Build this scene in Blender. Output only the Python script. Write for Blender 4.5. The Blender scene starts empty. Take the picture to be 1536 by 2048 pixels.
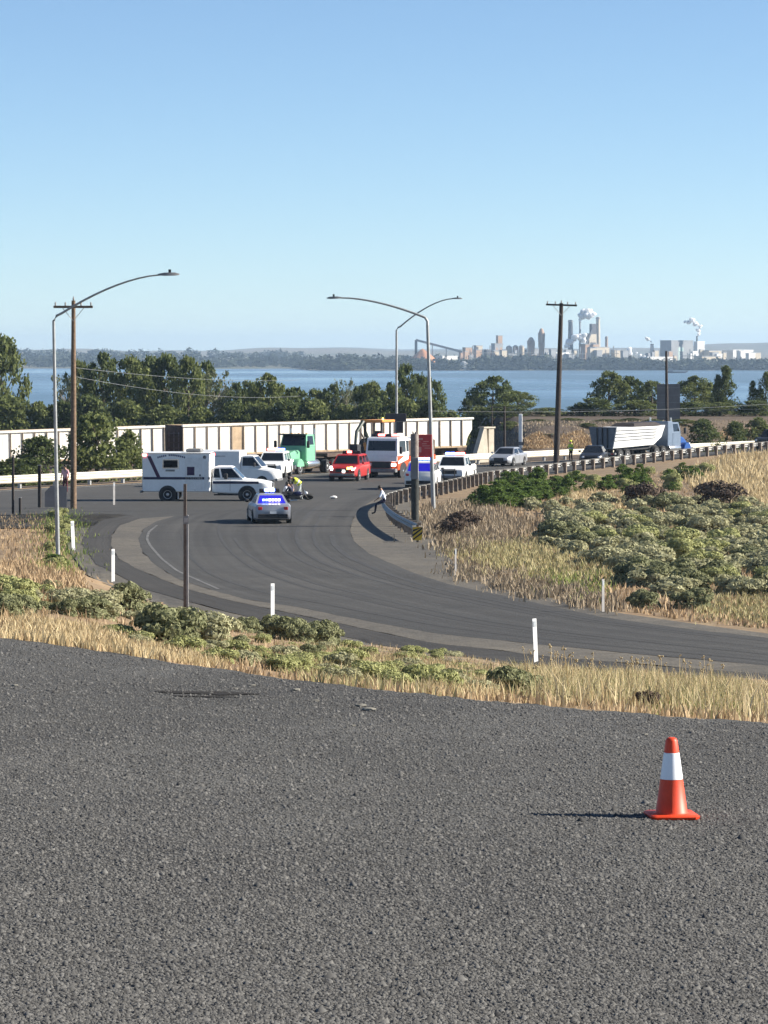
import bpy, bmesh, math, random
import numpy as np
from mathutils import Vector, Matrix
random.seed(7); RNG = np.random.default_rng(11)
scene = bpy.context.scene
COL = scene.collection

# ------------------------------------------------------------------ camera, sky, sun, exposure
F, HZ, CX, CAMZ = 6500.0, 712.0, 768.0, 2.6        # focal length and horizon in photograph pixels
cam_d = bpy.data.cameras.new('camera'); cam = bpy.data.objects.new('camera', cam_d); COL.objects.link(cam)
cam.location = (0, 0, CAMZ); cam.rotation_euler = (math.radians(90), 0, 0)
cam_d.sensor_fit = 'HORIZONTAL'; cam_d.sensor_width = 36.0
cam_d.lens = F / 1536.0 * 36.0; cam_d.shift_y = -(1024.0 - HZ) / 1536.0
cam_d.clip_start = 0.5; cam_d.clip_end = 60000.0
scene.camera = cam
SUN_EL, SUN_AZ = math.radians(28.0), math.radians(87.0)   # azimuth clockwise from +Y
world = bpy.data.worlds.new('World'); scene.world = world; world.use_nodes = True
wn, wl = world.node_tree.nodes, world.node_tree.links
bg = wn['Background']; sky = wn.new('ShaderNodeTexSky'); sky.sky_type = 'NISHITA'; sky.sun_disc = False
sky.sun_elevation = SUN_EL; sky.sun_rotation = SUN_AZ
sky.altitude = 3600.0; sky.air_density = 1.0; sky.dust_density = 0.0; sky.ozone_density = 3.8
hs = wn.new('ShaderNodeMix'); hs.data_type = 'RGBA'; hs.blend_type = 'MULTIPLY'; hs.inputs[0].default_value = 1.0; hs.inputs[7].default_value = (1.07, 1.05, 1.0, 1)   # clear, blue morning air all round
wl.new(sky.outputs[0], hs.inputs[6]); wl.new(hs.outputs[2], bg.inputs['Color'])
bg.inputs['Strength'].default_value = 0.064
sun_d = bpy.data.lights.new('sun', 'SUN'); sun_d.energy = 5.0; sun_d.angle = math.radians(0.53); sun_d.color = (1.0, 0.93, 0.82)
sun = bpy.data.objects.new('sun', sun_d); COL.objects.link(sun)
to_sun = Vector((math.cos(SUN_EL) * math.sin(SUN_AZ), math.cos(SUN_EL) * math.cos(SUN_AZ), math.sin(SUN_EL)))
sun.rotation_euler = to_sun.to_track_quat('Z', 'Y').to_euler(); sun.location = (60, 20, 60)
vs = scene.view_settings; vs.view_transform = 'Standard'; vs.look = 'None'; vs.gamma = 1.0; vs.exposure = 1.2
vs.use_curve_mapping = False

# ------------------------------------------------------------------ materials
MATS = {}
def mat(name, col, rough=0.6, metal=0.0, var=0.12, scale=3.0, bump=0.0, emit=None, estr=0.0, island=False, spec=0.4, trans=0.0, col2=None, stretch=None, lo=.35, hi=.65):
    if name in MATS: return MATS[name]
    m = bpy.data.materials.new(name); m.use_nodes = True; n, l = m.node_tree.nodes, m.node_tree.links
    b = n['Principled BSDF']; b.inputs['Roughness'].default_value = rough; b.inputs['Metallic'].default_value = metal
    b.inputs['Specular IOR Level'].default_value = spec
    c2 = col2 or tuple(min(1, c * (1 + var)) for c in col); c1 = col if col2 else tuple(c * (1 - var) for c in col)
    mix = n.new('ShaderNodeMix'); mix.data_type = 'RGBA'
    mix.inputs[6].default_value = (*c1, 1); mix.inputs[7].default_value = (*c2, 1)
    if island:
        g = n.new('ShaderNodeNewGeometry'); l.new(g.outputs['Random Per Island'], mix.inputs[0])
    else:
        tc = n.new('ShaderNodeTexCoord'); nz = n.new('ShaderNodeTexNoise'); nz.inputs['Scale'].default_value = scale
        nz.inputs['Detail'].default_value = 5; nz.inputs['Roughness'].default_value = 0.65
        if stretch:
            mp = n.new('ShaderNodeMapping'); mp.inputs['Scale'].default_value = stretch; l.new(tc.outputs['Object'], mp.inputs[0]); l.new(mp.outputs[0], nz.inputs['Vector'])
        else: l.new(tc.outputs['Object'], nz.inputs['Vector'])
        rp = n.new('ShaderNodeMapRange'); rp.inputs[1].default_value = lo; rp.inputs[2].default_value = hi
        l.new(nz.outputs['Fac'], rp.inputs[0]); l.new(rp.outputs[0], mix.inputs[0])
        if bump:
            bp = n.new('ShaderNodeBump'); bp.inputs['Strength'].default_value = bump; bp.inputs['Distance'].default_value = 0.02
            l.new(nz.outputs['Fac'], bp.inputs['Height']); l.new(bp.outputs[0], b.inputs['Normal'])
    l.new(mix.outputs[2], b.inputs['Base Color'])
    if trans:
        tr = n.new('ShaderNodeBsdfTranslucent'); l.new(mix.outputs[2], tr.inputs['Color'])
        ms = n.new('ShaderNodeMixShader'); ms.inputs[0].default_value = trans
        l.new(b.outputs[0], ms.inputs[1]); l.new(tr.outputs[0], ms.inputs[2])
        l.new(ms.outputs[0], n['Material Output'].inputs['Surface'])
    if emit:
        b.inputs['Emission Color'].default_value = (*emit, 1); b.inputs['Emission Strength'].default_value = estr
    MATS[name] = m; return m

def ground_mat(name, c1, c2, c3, s1, s2, chip=0.0, chipscale=40.0, rough=0.9, streak=False):
    """layered ground: two colours by coarse noise, a third by finer noise, optional stone chips"""
    m = bpy.data.materials.new(name); m.use_nodes = True; n, l = m.node_tree.nodes, m.node_tree.links
    b = n['Principled BSDF']; b.inputs['Roughness'].default_value = rough; b.inputs['Specular IOR Level'].default_value = 0.25
    tc = n.new('ShaderNodeTexCoord')
    def noise(sc, det=6):
        z = n.new('ShaderNodeTexNoise'); z.inputs['Scale'].default_value = sc; z.inputs['Detail'].default_value = det
        z.inputs['Roughness'].default_value = 0.62
        l.new(tc.outputs['Object'], z.inputs['Vector']); return z
    def mixc(fac, a, bb, lo=0.38, hi=0.62):
        r = n.new('ShaderNodeMapRange'); r.inputs[1].default_value = lo; r.inputs[2].default_value = hi; l.new(fac, r.inputs[0])
        x = n.new('ShaderNodeMix'); x.data_type = 'RGBA'; l.new(r.outputs[0], x.inputs[0])
        for i, c in ((6, a), (7, bb)):
            if isinstance(c, tuple): x.inputs[i].default_value = (*c, 1)
            else: l.new(c, x.inputs[i])
        return x.outputs[2]
    col = mixc(noise(s1).outputs['Fac'], c1, c2)
    col = mixc(noise(s2).outputs['Fac'], col, c3, 0.45, 0.8)
    if streak:   # wheel-polished and dusty lanes following the road, from the strip's own uv
        uv = n.new('ShaderNodeTexCoord'); mp = n.new('ShaderNodeMapping'); mp.inputs['Scale'].default_value = (17, 1.6, 1)
        l.new(uv.outputs['UV'], mp.inputs['Vector']); z = n.new('ShaderNodeTexNoise'); z.inputs['Scale'].default_value = 1.0
        z.inputs['Detail'].default_value = 4; l.new(mp.outputs[0], z.inputs['Vector'])
        r = n.new('ShaderNodeMapRange'); r.inputs[1].default_value = 0.35; r.inputs[2].default_value = 0.68; r.inputs[3].default_value = 0.80; r.inputs[4].default_value = 1.17
        l.new(z.outputs['Fac'], r.inputs[0])
        x = n.new('ShaderNodeVectorMath'); x.operation = 'SCALE'; l.new(col, x.inputs[0]); l.new(r.outputs[0], x.inputs['Scale']); col = x.outputs[0]
    if chip:
        v = n.new('ShaderNodeTexVoronoi'); v.inputs['Scale'].default_value = chipscale; l.new(tc.outputs['Object'], v.inputs['Vector'])
        sp = n.new('ShaderNodeSeparateColor'); l.new(v.outputs['Color'], sp.inputs[0])
        r = n.new('ShaderNodeMapRange'); r.inputs[3].default_value = 1 - chip; r.inputs[4].default_value = 1 + chip; l.new(sp.outputs[0], r.inputs[0])
        x = n.new('ShaderNodeVectorMath'); x.operation = 'SCALE'; l.new(col, x.inputs[0]); l.new(r.outputs[0], x.inputs['Scale']); col = x.outputs[0]
        bp = n.new('ShaderNodeBump'); bp.inputs['Strength'].default_value = 0.7; bp.inputs['Distance'].default_value = 0.012; bp.invert = True
        l.new(v.outputs['Distance'], bp.inputs['Height']); l.new(bp.outputs[0], b.inputs['Normal'])
    l.new(col, b.inputs['Base Color']); MATS[name] = m; return m

M_LOT = ground_mat('lot_asphalt', (.062, .0605, .057), (.100, .098, .092), (.052, .051, .049), 0.35, 1.0, 0.45, 60)
M_ROAD = ground_mat('road_asphalt', (.056, .0545, .051), (.070, .067, .062), (.046, .045, .043), 0.06, 0.35, 0.12, 14)
M_RAMP = ground_mat('ramp_asphalt', (.053, .0515, .049), (.068, .065, .060), (.044, .043, .041), 0.06, 0.35, 0.12, 14, streak=True)
M_BAND = ground_mat('shoulder_asphalt', (.046, .043, .039), (.056, .052, .047), (.038, .036, .033), 0.1, 0.6, 0.1, 14, streak=True)
M_GRAVEL = ground_mat('gravel', (.098, .089, .075), (.128, .114, .092), (.078, .072, .062), 0.12, 0.9, 0.2, 10)
M_VERGE = ground_mat('dark_gravel', (.085, .078, .068), (.13, .115, .09), (.06, .058, .054), 0.2, 1.5, 0.25, 9)
M_DIRT = ground_mat('dry_earth', (.26, .175, .10), (.17, .125, .08), (.32, .24, .14), 0.05, 0.8, 0.15, 6)
M_EMB0 = ground_mat('embankment_earth', (.075, .056, .042), (.125, .092, .06), (.06, .048, .038), 0.06, 0.5, 0.15, 4)
M_EMB = M_EMB0
M_FAR = ground_mat('far_land', (.16, .14, .10), (.10, .11, .07), (.22, .18, .12), 0.0011, 0.006, 0)

WHITE = mat('white_paint', (.80, .80, .78), .35, var=.04, spec=.5)
WHITE2 = mat('dusty_white_paint', (.74, .73, .70), .45, var=.08)
SILVER = mat('silver_paint', (.42, .43, .45), .3, .5, var=.05)
BLACKP = mat('black_paint', (.018, .018, .02), .3, var=.2)
NAVY = mat('navy_vinyl', (.012, .014, .055), .4, var=.1)
REDP = mat('red_paint', (.36, .025, .022), .3, var=.08)
ORNG = mat('fire_red_orange_paint', (.52, .075, .02), .35, var=.08)
GREENP = mat('mint_green_paint', (.17, .42, .26), .35, var=.06)
BLUEP = mat('blue_paint', (.018, .07, .25), .35, var=.08)
GLASS = mat('dark_glass', (.010, .012, .016), .1, var=.2, spec=.4)
TYRE = mat('tyre_rubber', (.02, .02, .02), .85, var=.2)
RIM = mat('rim_metal', (.45, .45, .45), .4, .6, var=.1)
CHROME = mat('bright_metal', (.6, .6, .6), .25, .9, var=.05)
BLACKM = mat('black_plastic', (.022, .022, .024), .6, var=.2)
GREYM = mat('grey_metal', (.2, .2, .2), .5, .3, var=.15)
GALV = mat('galvanised_steel', (.30, .31, .31), .55, .35, var=.15, scale=6)
GALVD = mat('weathered_galvanised_steel', (.30, .30, .29), .6, .25, var=.25, scale=4)
RAILW = mat('sunlit_cream_steel', (.66, .62, .52), .5, .1, var=.1, scale=2)  # sunlight on the far rail is put into this pale cream colour
WOOD = mat('weathered_wood', (.16, .105, .065), .85, var=.35, scale=7, bump=.4)
WOODD = mat('dark_creosoted_wood', (.042, .032, .026), .85, var=.35, scale=7, bump=.4)
WOODG = mat('grey_weathered_wood', (.22, .185, .165), .85, var=.3, scale=6, bump=.4)
SIGNB = mat('sign_back_aluminium', (.20, .20, .205), .55, .3, var=.1)
SIGNR = mat('red_sign_face', (.50, .045, .045), .5, var=.08)
YELL = mat('yellow_sign', (.72, .46, .03), .5, var=.08)
CONC = mat('pale_concrete', (.46, .41, .33), .85, var=.15, scale=1.5)
CREAM = mat('cream_railcar_paint', (.85, .81, .71), .6, scale=1.0, col2=(.50, .40, .28), stretch=(5, 5, .35), lo=.52, hi=.8)
CREAMD = mat('rust_streaked_railcar_paint', (.45, .33, .21), .7, var=.25, scale=1.2)
RUST = mat('rusty_brown_steel', (.085, .055, .04), .8, var=.3, scale=2)
CONE_O = mat('cone_orange', (.62, .05, .014), .5, scale=14, col2=(.74, .066, .018))
CONE_W = mat('reflective_collar', (.82, .83, .85), .35, var=.03)
ORANGE_M = mat('machine_orange', (.70, .28, .06), .45, var=.12)
MACH_G = mat('machine_dark_green', (.03, .045, .035), .5, var=.2)
EM_R = mat('red_beacon', (.5, .03, .03), .3, emit=(1, .12, .10), estr=7.0)
EM_B = mat('blue_beacon', (.03, .05, .6), .3, emit=(.12, .22, 1), estr=7.0)
EM_W = mat('white_lamp', (.8, .8, .8), .3, emit=(1, .93, .88), estr=4.0)
EM_A = mat('amber_lamp', (.8, .4, .05), .3, emit=(1, .55, .12), estr=4.0)
EM_V = mat('blue_window_glow', (.02, .02, .25), .2, emit=(.03, .015, .9), estr=0.2)
HEADL = mat('headlamp_glass', (.75, .76, .78), .15, var=.05, spec=.8)
TAILR = mat('tail_lamp_red', (.45, .02, .02), .2, var=.1)
STEAM_C = (.95, .95, .95)

# ------------------------------------------------------------------ the lie of the land
def sm(t): t = np.clip(t, 0, 1); return t * t * (3 - 2 * t)
LOTE = [(-3000, 1120), (-800, 1195), (0, 1276), (150, 1294), (300, 1318), (450, 1340), (600, 1361), (750, 1378), (900, 1394), (1050, 1408), (1200, 1421), (1350, 1433), (1536, 1446), (2400, 1505), (4500, 1600)]
LU = np.array([p[0] for p in LOTE], float)
_k = (LU - CX) / F; _s = (np.array([p[1] for p in LOTE]) - HZ) / F
TILT = 0.025
LD = (CAMZ - TILT * 1.63) / (_s - TILT * _k)
TU = np.array([-3000, -800, 0, 115, 225, 300, 370, 545, 768, 1070, 1300, 1536, 1800, 2400, 4500], float)
TD = np.array([175, 140, 127, 125, 113, 106, 99, 93, 88, 82, 80.5, 78.5, 72.5, 64, 56], float)
def highway_sd(x, y): return (x - 8.0) * .867 - (y - 258.0) * .499       # metres on the camera side of the far rail
def low_z(x, y):
    sd = highway_sd(x, y)
    z = CAMZ - (7.8 + .0045 * (np.minimum(y, 330) - 85))
    z = z + sm((x - 5) / 28) * .053 * np.clip(sd, 0, 15) * (1 - sm((sd - 17) / 34))
    z = z - .9 * sm((-sd - 2.2) / 7)
    z = z + 3.3 * sm((x - 9.3) / 4.5) * sm((-sd - 4) / 9) * (1 - sm((y - 372) / 110))
    z = z - 7.4 * sm((y - 375) / 520)
    return z
def wob(x, y, s=1.0):
    return (np.sin(x * 1.7 * s + 1.3) * np.cos(y * .9 * s + .4) + .6 * np.sin(x * 3.1 * s - y * 1.7 * s) + .4 * np.cos(x * 5.3 * s + y * 4.1 * s + 2)) / 2
def gz(x, y, flat=False):
    x = np.asarray(x, float); y = np.asarray(y, float); ys = np.maximum(y, 3.0)
    u = np.clip(CX + x / ys * F, -3000, 4500)
    dl, dt = np.interp(u, LU, LD), np.interp(u, TU, TD)
    lot = -TILT * (x - 1.63)
    zl = -TILT * ((u - CX) / F * dl - 1.63)
    zt = low_z((u - CX) / F * dt, dt)
    t = np.clip((y - dl) / (dt - dl), 0, 1)
    mid = zl + (zt - zl) * t + (0 if flat else .10 * wob(x, y) * np.clip(np.minimum(t, 1 - t) * 8, 0, 1))
    mid = mid - .06 * sm(t * 40)
    return np.where(y < dl, lot, np.where(y < dt, mid, low_z(x, y)))
def gzf(x, y): return float(gz(x, y))
def pix(px, py, lo=8.0):
    """ground point seen at a photograph pixel"""
    d = lo * np.power(1.006, np.arange(0, 860)); k, s = (px - CX) / F, (HZ - py) / F
    below = (CAMZ + s * d) < gz(k * d, d, True)
    i = int(np.argmax(below)) if below.any() else len(d) - 1
    a, b = d[max(i - 1, 0)], d[i]
    for _ in range(25):
        m = (a + b) / 2
        if CAMZ + s * m < gzf(k * m, m): b = m
        else: a = m
    return k * b, b
def at(px, d): x = (px - CX) / F * d; return x, d, gzf(x, d)

# ------------------------------------------------------------------ mesh helpers
class MB:
    def __init__(s): s.v, s.f = [], []
    def add(s, vs, fs):
        o = len(s.v); s.v += [tuple(p) for p in vs]; s.f += [tuple(i + o for i in q) for q in fs]; return s
    def box(s, x0, x1, y0, y1, z0, z1):
        return s.add([(x, y, z) for x in (x0, x1) for y in (y0, y1) for z in (z0, z1)],
                     [(0, 1, 3, 2), (4, 6, 7, 5), (0, 4, 5, 1), (2, 3, 7, 6), (0, 2, 6, 4), (1, 5, 7, 3)])
    def rbox(s, x0, x1, y0, y1, z0, z1, c=.04):
        """box with chamfered long edges (along x)"""
        c = min(c, .3 * min(abs(x1 - x0), abs(y1 - y0), abs(z1 - z0)))
        r = [(y0 + c, z0), (y1 - c, z0), (y1, z0 + c), (y1, z1 - c), (y1 - c, z1), (y0 + c, z1), (y0, z1 - c), (y0, z0 + c)]
        ym, zm = (y0 + y1) / 2, (z0 + z1) / 2
        def ring(x, k): return [(x, ym + (a - ym) * (1 - k / abs(y1 - y0) * 2), zm + (b - zm) * (1 - k / abs(z1 - z0) * 2)) for a, b in r]
        return s.loft([ring(x0, c), ring(x0 + c, 0), ring(x1 - c, 0), ring(x1, c)])
    def loft(s, rings, cap=True):
        n = len(rings[0]); vs = [p for r in rings for p in r]; fs = []
        for i in range(len(rings) - 1):
            for j in range(n):
                a, b = i * n + j, i * n + (j + 1) % n; fs.append((a, b, b + n, a + n))
        if cap: fs += [tuple(range(n))[::-1], tuple(range((len(rings) - 1) * n, len(rings) * n))]
        return s.add(vs, fs)
    def tube(s, pts, rs, n=8):
        rings = []; P = [Vector(p) for p in pts]
        if not hasattr(rs, '__len__'): rs = [rs] * len(P)
        for i, p in enumerate(P):
            t = (P[min(i + 1, len(P) - 1)] - P[max(i - 1, 0)]).normalized()
            a = t.cross(Vector((0, 0, 1)) if abs(t.z) < .9 else Vector((1, 0, 0))).normalized(); b = t.cross(a)
            rings.append([p + (a * math.cos(2 * math.pi * j / n) + b * math.sin(2 * math.pi * j / n)) * rs[i] for j in range(n)])
        return s.loft(rings)
    def prism(s, poly, y0, y1):
        """polygon in x,z pushed along y"""
        return s.loft([[(x, y0, z) for x, z in poly], [(x, y1, z) for x, z in poly]])
    def lathe(s, prof, c=(0, 0, 0), n=20, axis='z'):
        rings = []
        for r, h in prof:
            rg = []
            for j in range(n):
                a = 2 * math.pi * j / n; p = (r * math.cos(a), r * math.sin(a), h)
                if axis == 'y': p = (p[0], p[2], p[1])
                if axis == 'x': p = (p[2], p[0], p[1])
                rg.append((p[0] + c[0], p[1] + c[1], p[2] + c[2]))
            rings.append(rg)
        return s.loft(rings)
    def ball(s, c, r, sub=2, sz=(1, 1, 1), lump=0, seed=0):
        bm = bmesh.new(); bmesh.ops.create_icosphere(bm, subdivisions=sub, radius=1)
        rr = random.Random(seed); ph = [rr.uniform(0, 6) for _ in range(6)]
        vs = []
        for v in bm.verts:
            p = v.co; k = 1 + lump * (math.sin(p.x * 3 + ph[0]) * math.cos(p.y * 3.3 + ph[1]) + .6 * math.sin(p.z * 5 + ph[2] + p.x * 4) + .4 * math.sin(p.y * 8 + ph[3]))
            vs.append((c[0] + p.x * r * sz[0] * k, c[1] + p.y * r * sz[1] * k, c[2] + p.z * r * sz[2] * k))
        bm.verts.index_update(); fs = [tuple(v.index for v in f.verts) for f in bm.faces]; bm.free(); return s.add(vs, fs)
    def mesh(s, name, smooth=40):
        me = bpy.data.meshes.new(name); me.from_pydata(s.v, [], s.f)
        bm = bmesh.new(); bm.from_mesh(me); bmesh.ops.recalc_face_normals(bm, faces=bm.faces[:]); bm.to_mesh(me); bm.free()
        if smooth:
            me.polygons.foreach_set('use_smooth', [True] * len(me.polygons)); me.set_sharp_from_angle(angle=math.radians(smooth))
        return me
    def build(s, name, m, parent=None, smooth=40):
        return link(name, s.mesh(name, smooth), m, parent)
def link(name, me, m=None, parent=None):
    o = bpy.data.objects.new(name, me); COL.objects.link(o); o.parent = parent
    if m and not me.materials: me.materials.append(m)
    return o
def tag(o, label, cat, group=None):
    o['label'] = label; o['category'] = cat
    if group: o['group'] = group
    return o
def thing(name, label, cat, loc, rz=0.0, group=None):
    o = bpy.data.objects.new(name, None); COL.objects.link(o); o.location = loc; o.rotation_euler = (0, 0, rz)
    o.empty_display_size = .2
    return tag(o, label, cat, group)
def struct(o, kind='structure'): o['kind'] = kind; return o
def np_mesh(name, V, T):
    me = bpy.data.meshes.new(name); V = np.asarray(V, np.float32); T = np.asarray(T, np.int32); k = T.shape[1]
    me.vertices.add(len(V)); me.vertices.foreach_set('co', V.ravel())
    me.loops.add(T.size); me.loops.foreach_set('vertex_index', T.ravel())
    me.polygons.add(len(T)); me.polygons.foreach_set('loop_start', np.arange(0, T.size, k, dtype=np.int32))
    me.update(calc_edges=True); me.validate(); return me
def copy_tree(o, parent=None):
    c = o.copy(); COL.objects.link(c); c.parent = parent
    for ch in list(o.children): copy_tree(ch, c)
    return c
def head(hx, hy): return math.atan2(hy, hx)

# ------------------------------------------------------------------ ground sheet, lot, roads
cols = np.linspace(-3000, 4500, 230); rows = np.concatenate([np.linspace(1, 12, 6)[:-1], 12 * np.power(1.0125, np.arange(0, 360))])
KX, DY = np.meshgrid((cols - CX) / F, rows); XX = KX * DY
GZ = gz(XX, DY) - np.where(DY < np.interp(CX + KX * F, LU, LD) + .05, .03, 0)
def grid_mesh(name, X, Y, Z):
    r, c = X.shape; idx = np.arange(r * c).reshape(r, c)
    Q = np.stack([idx[:-1, :-1], idx[:-1, 1:], idx[1:, 1:], idx[1:, :-1]], -1).reshape(-1, 4)
    me = np_mesh(name, np.stack([X, Y, Z], -1).reshape(-1, 3), Q); me.polygons.foreach_set('use_smooth', [True] * len(me.polygons)); return me
gm = grid_mesh('ground', XX, DY, GZ); gm.materials.append(M_DIRT); gm.materials.append(M_EMB)
pc_ = np.empty(len(gm.polygons) * 3, np.float32); gm.polygons.foreach_get('center', pc_); pc_ = pc_.reshape(-1, 3)
gm.polygons.foreach_set('material_index', ((highway_sd(pc_[:, 0], pc_[:, 1]) < -1.0) & (pc_[:, 1] > 130)).astype(np.int32))   # brown soil beyond the highway
struct(link('ground', gm))
# parking lot: asphalt up to a slightly ragged edge
lc = np.linspace(-3000, 4500, 900); t = np.linspace(0, 1, 26)[:, None]
edge = np.interp(lc, LU, LD) + .05 * np.sin(lc * .031) + .03 * np.sin(lc * .083 + 1) + RNG.normal(0, .02, lc.size)
Ld = 1.0 * np.power(edge[None, :] / 1.0, t); Lx = (lc[None, :] - CX) / F * Ld
struct(link('parking_lot', grid_mesh('parking_lot', Lx, Ld, -TILT * (Lx - 1.63) + .0), M_LOT))

def resample(P, n):
    P = np.asarray(P, float); s = np.concatenate([[0], np.cumsum(np.hypot(*np.diff(P, axis=0).T))])
    q = np.linspace(0, s[-1], n * 6); p = np.stack([np.interp(q, s, P[:, i]) for i in (0, 1)], -1)
    k = np.ones(15) / 15                                        # round the corners of the polyline
    pp = np.pad(p, ((7, 7), (0, 0)), 'reflect', reflect_type='odd'); p = np.stack([np.convolve(pp[:, i], k, 'valid') for i in (0, 1)], -1)
    return p[np.linspace(0, len(p) - 1, n).astype(int)]
def gpts(pxs): return np.array([pix(*p) for p in pxs])
def strip(name, A, B, m, off, n=90, w=14, kind='structure', wave=0.0):
    A, B = resample(A, n), resample(B, n); t = np.linspace(0, 1, w)[None, :, None]
    if wave:                                                     # ragged edges, moved only across the strip
        q = (B - A) / np.maximum(np.hypot(*(B - A).T)[:, None], 1e-6); ns = lambda: np.convolve(RNG.normal(0, 1, n + 4), np.ones(5) / 2.4, 'valid')[:, None]
        A, B = A + q * wave * ns(), B + q * wave * ns()
    P = A[:, None] * (1 - t) + B[:, None] * t
    me = grid_mesh(name, P[..., 0], P[..., 1], gz(P[..., 0], P[..., 1], True) + off)
    uv = me.uv_layers.new(name='UVMap'); vi = np.empty(len(me.loops), np.int32); me.loops.foreach_get('vertex_index', vi)
    U = np.stack([(vi % w) / (w - 1), (vi // w) / (n - 1)], -1).astype(np.float32); uv.data.foreach_set('uv', U.ravel())
    o = link(name, me, m); return struct(o, kind) if kind else o
C0 = gpts([(2300, 1456), (1800, 1392), (1536, 1364), (1300, 1350), (1070, 1333), (860, 1308), (726, 1287), (628, 1266), (456, 1227), (358, 1200), (293, 1180), (244, 1157), (195, 1130), (170, 1104), (164, 1082), (176, 1060), (205, 1042), (260, 1031)])
C1 = gpts([(2300, 1446), (1800, 1384), (1536, 1352), (1300, 1334), (1070, 1313), (860, 1288), (760, 1268), (660, 1246), (545, 1222), (440, 1199), (374, 1180), (326, 1162), (277, 1141), (240, 1122), (222, 1095), (224, 1072), (240, 1053), (280, 1039)])
C2 = gpts([(2300, 1430), (1800, 1368), (1536, 1335), (1300, 1314), (1070, 1292), (856, 1268), (726, 1243), (595, 1217), (500, 1203), (407, 1178), (358, 1162), (309, 1131), (284, 1105), (277, 1080), (287, 1060), (312, 1045), (350, 1034)])
CI = gpts([(2300, 1396), (1800, 1318), (1536, 1279), (1386, 1262), (1207, 1238), (1028, 1199), (900, 1172), (850, 1157), (791, 1133), (739, 1110), (708, 1085), (700, 1062), (706, 1040), (722, 1017), (750, 999), (790, 986)])
CJ = gpts([(2300, 1386), (1800, 1309), (1536, 1270), (1386, 1250), (1207, 1224), (1028, 1180), (930, 1146), (890, 1110), (870, 1075), (850, 1045), (838, 1030), (830, 1020), (826, 1012), (824, 1007), (822, 1003), (820, 1000)])
CV = gpts([(2300, 1464), (1800, 1400), (1536, 1376), (1300, 1362), (1070, 1346), (860, 1322), (726, 1303), (628, 1283), (456, 1246), (350, 1222), (270, 1196), (215, 1172), (165, 1140), (140, 1105), (130, 1075), (134, 1050), (150, 1035), (190, 1028)])
FAR_A = np.array([(8 + .499 * s + .867 * 1.0, 258 + .867 * s - .499 * 1.0) for s in np.linspace(-175, 130, 24)])
NEAR_B = gpts([(-700, 1085), (-250, 1046), (0, 1031), (150, 1026), (300, 1042), (420, 1056), (560, 1056), (680, 1042), (745, 1006), (800, 1000), (850, 993), (900, 984), (970, 966), (1040, 957), (1110, 948), (1250, 930), (1400, 914), (1536, 902), (1800, 880), (2200, 850)])
strip('highway', FAR_A, NEAR_B, M_ROAD, .035, 110, 16)
strip('ramp_road', C2, CI, M_RAMP, .05, 260, 18, wave=.05)
strip('outer_shoulder', C0, C1, M_BAND, .045, 220, 6, wave=.06)
strip('gravel_band', C1, C2, M_GRAVEL, .048, 220, 6, wave=.06)
strip('gravel_shoulder', CI, CJ, M_GRAVEL, .04, 110, 8)
strip('gravel_verge', CV, C0, M_VERGE, .035, 110, 6, wave=.06)
C3 = gpts([(440, 1181), (358, 1145), (326, 1120), (303, 1094), (296, 1080), (300, 1066), (316, 1053)])
d_ = np.gradient(C3, axis=0); nrm = np.stack([-d_[:, 1], d_[:, 0]], -1) / np.hypot(*d_.T)[:, None]
strip('fog_line', C3, C3 + nrm * .11, mat('worn_fog_line', (.12, .117, .11), .8, var=.4, scale=1.5), .056, 40, 3)
d_ = np.gradient(FAR_A, axis=0); nrm = np.stack([d_[:, 1], -d_[:, 0]], -1) / np.hypot(*d_.T)[:, None]
strip('edge_line', FAR_A + nrm * 1.2, FAR_A + nrm * 1.36, mat('worn_white_line', (.4, .4, .38)), .041, 60, 2)
A_, B_ = resample(C2, 130), resample(CI, 130)
for t_, w_, a_, b_ in ((.70, .020, 30, 118), (.78, .016, 20, 104), (.62, .012, 55, 120), (.40, .014, 10, 90), (.33, .012, 25, 110), (.86, .03, 15, 80), (.15, .012, 5, 100)):
    wv = t_ + .02 * np.sin(np.arange(130) * .07 + t_ * 9)[a_:b_, None]; p0 = A_[a_:b_] * (1 - wv) + B_[a_:b_] * wv; p1 = A_[a_:b_] * (1 - wv - w_) + B_[a_:b_] * (wv + w_)
    strip('tyre_mark', p0, p1, mat('rubbered_asphalt', (.038, .037, .035), .85, col2=(.050, .048, .045), scale=.35, stretch=(1, 1, 1)), .054, 70, 3)
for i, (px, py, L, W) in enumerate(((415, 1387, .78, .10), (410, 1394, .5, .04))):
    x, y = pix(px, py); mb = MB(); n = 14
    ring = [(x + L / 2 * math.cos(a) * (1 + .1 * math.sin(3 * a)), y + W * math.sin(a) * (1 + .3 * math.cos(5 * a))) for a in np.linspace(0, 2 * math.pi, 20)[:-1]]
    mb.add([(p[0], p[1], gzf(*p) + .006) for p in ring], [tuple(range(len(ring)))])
    struct(mb.build('dark_patch' , mat('tar', (.03, .028, .026), .95, spec=.1)))  # flat dark streaks laid over the lot asphalt

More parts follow.
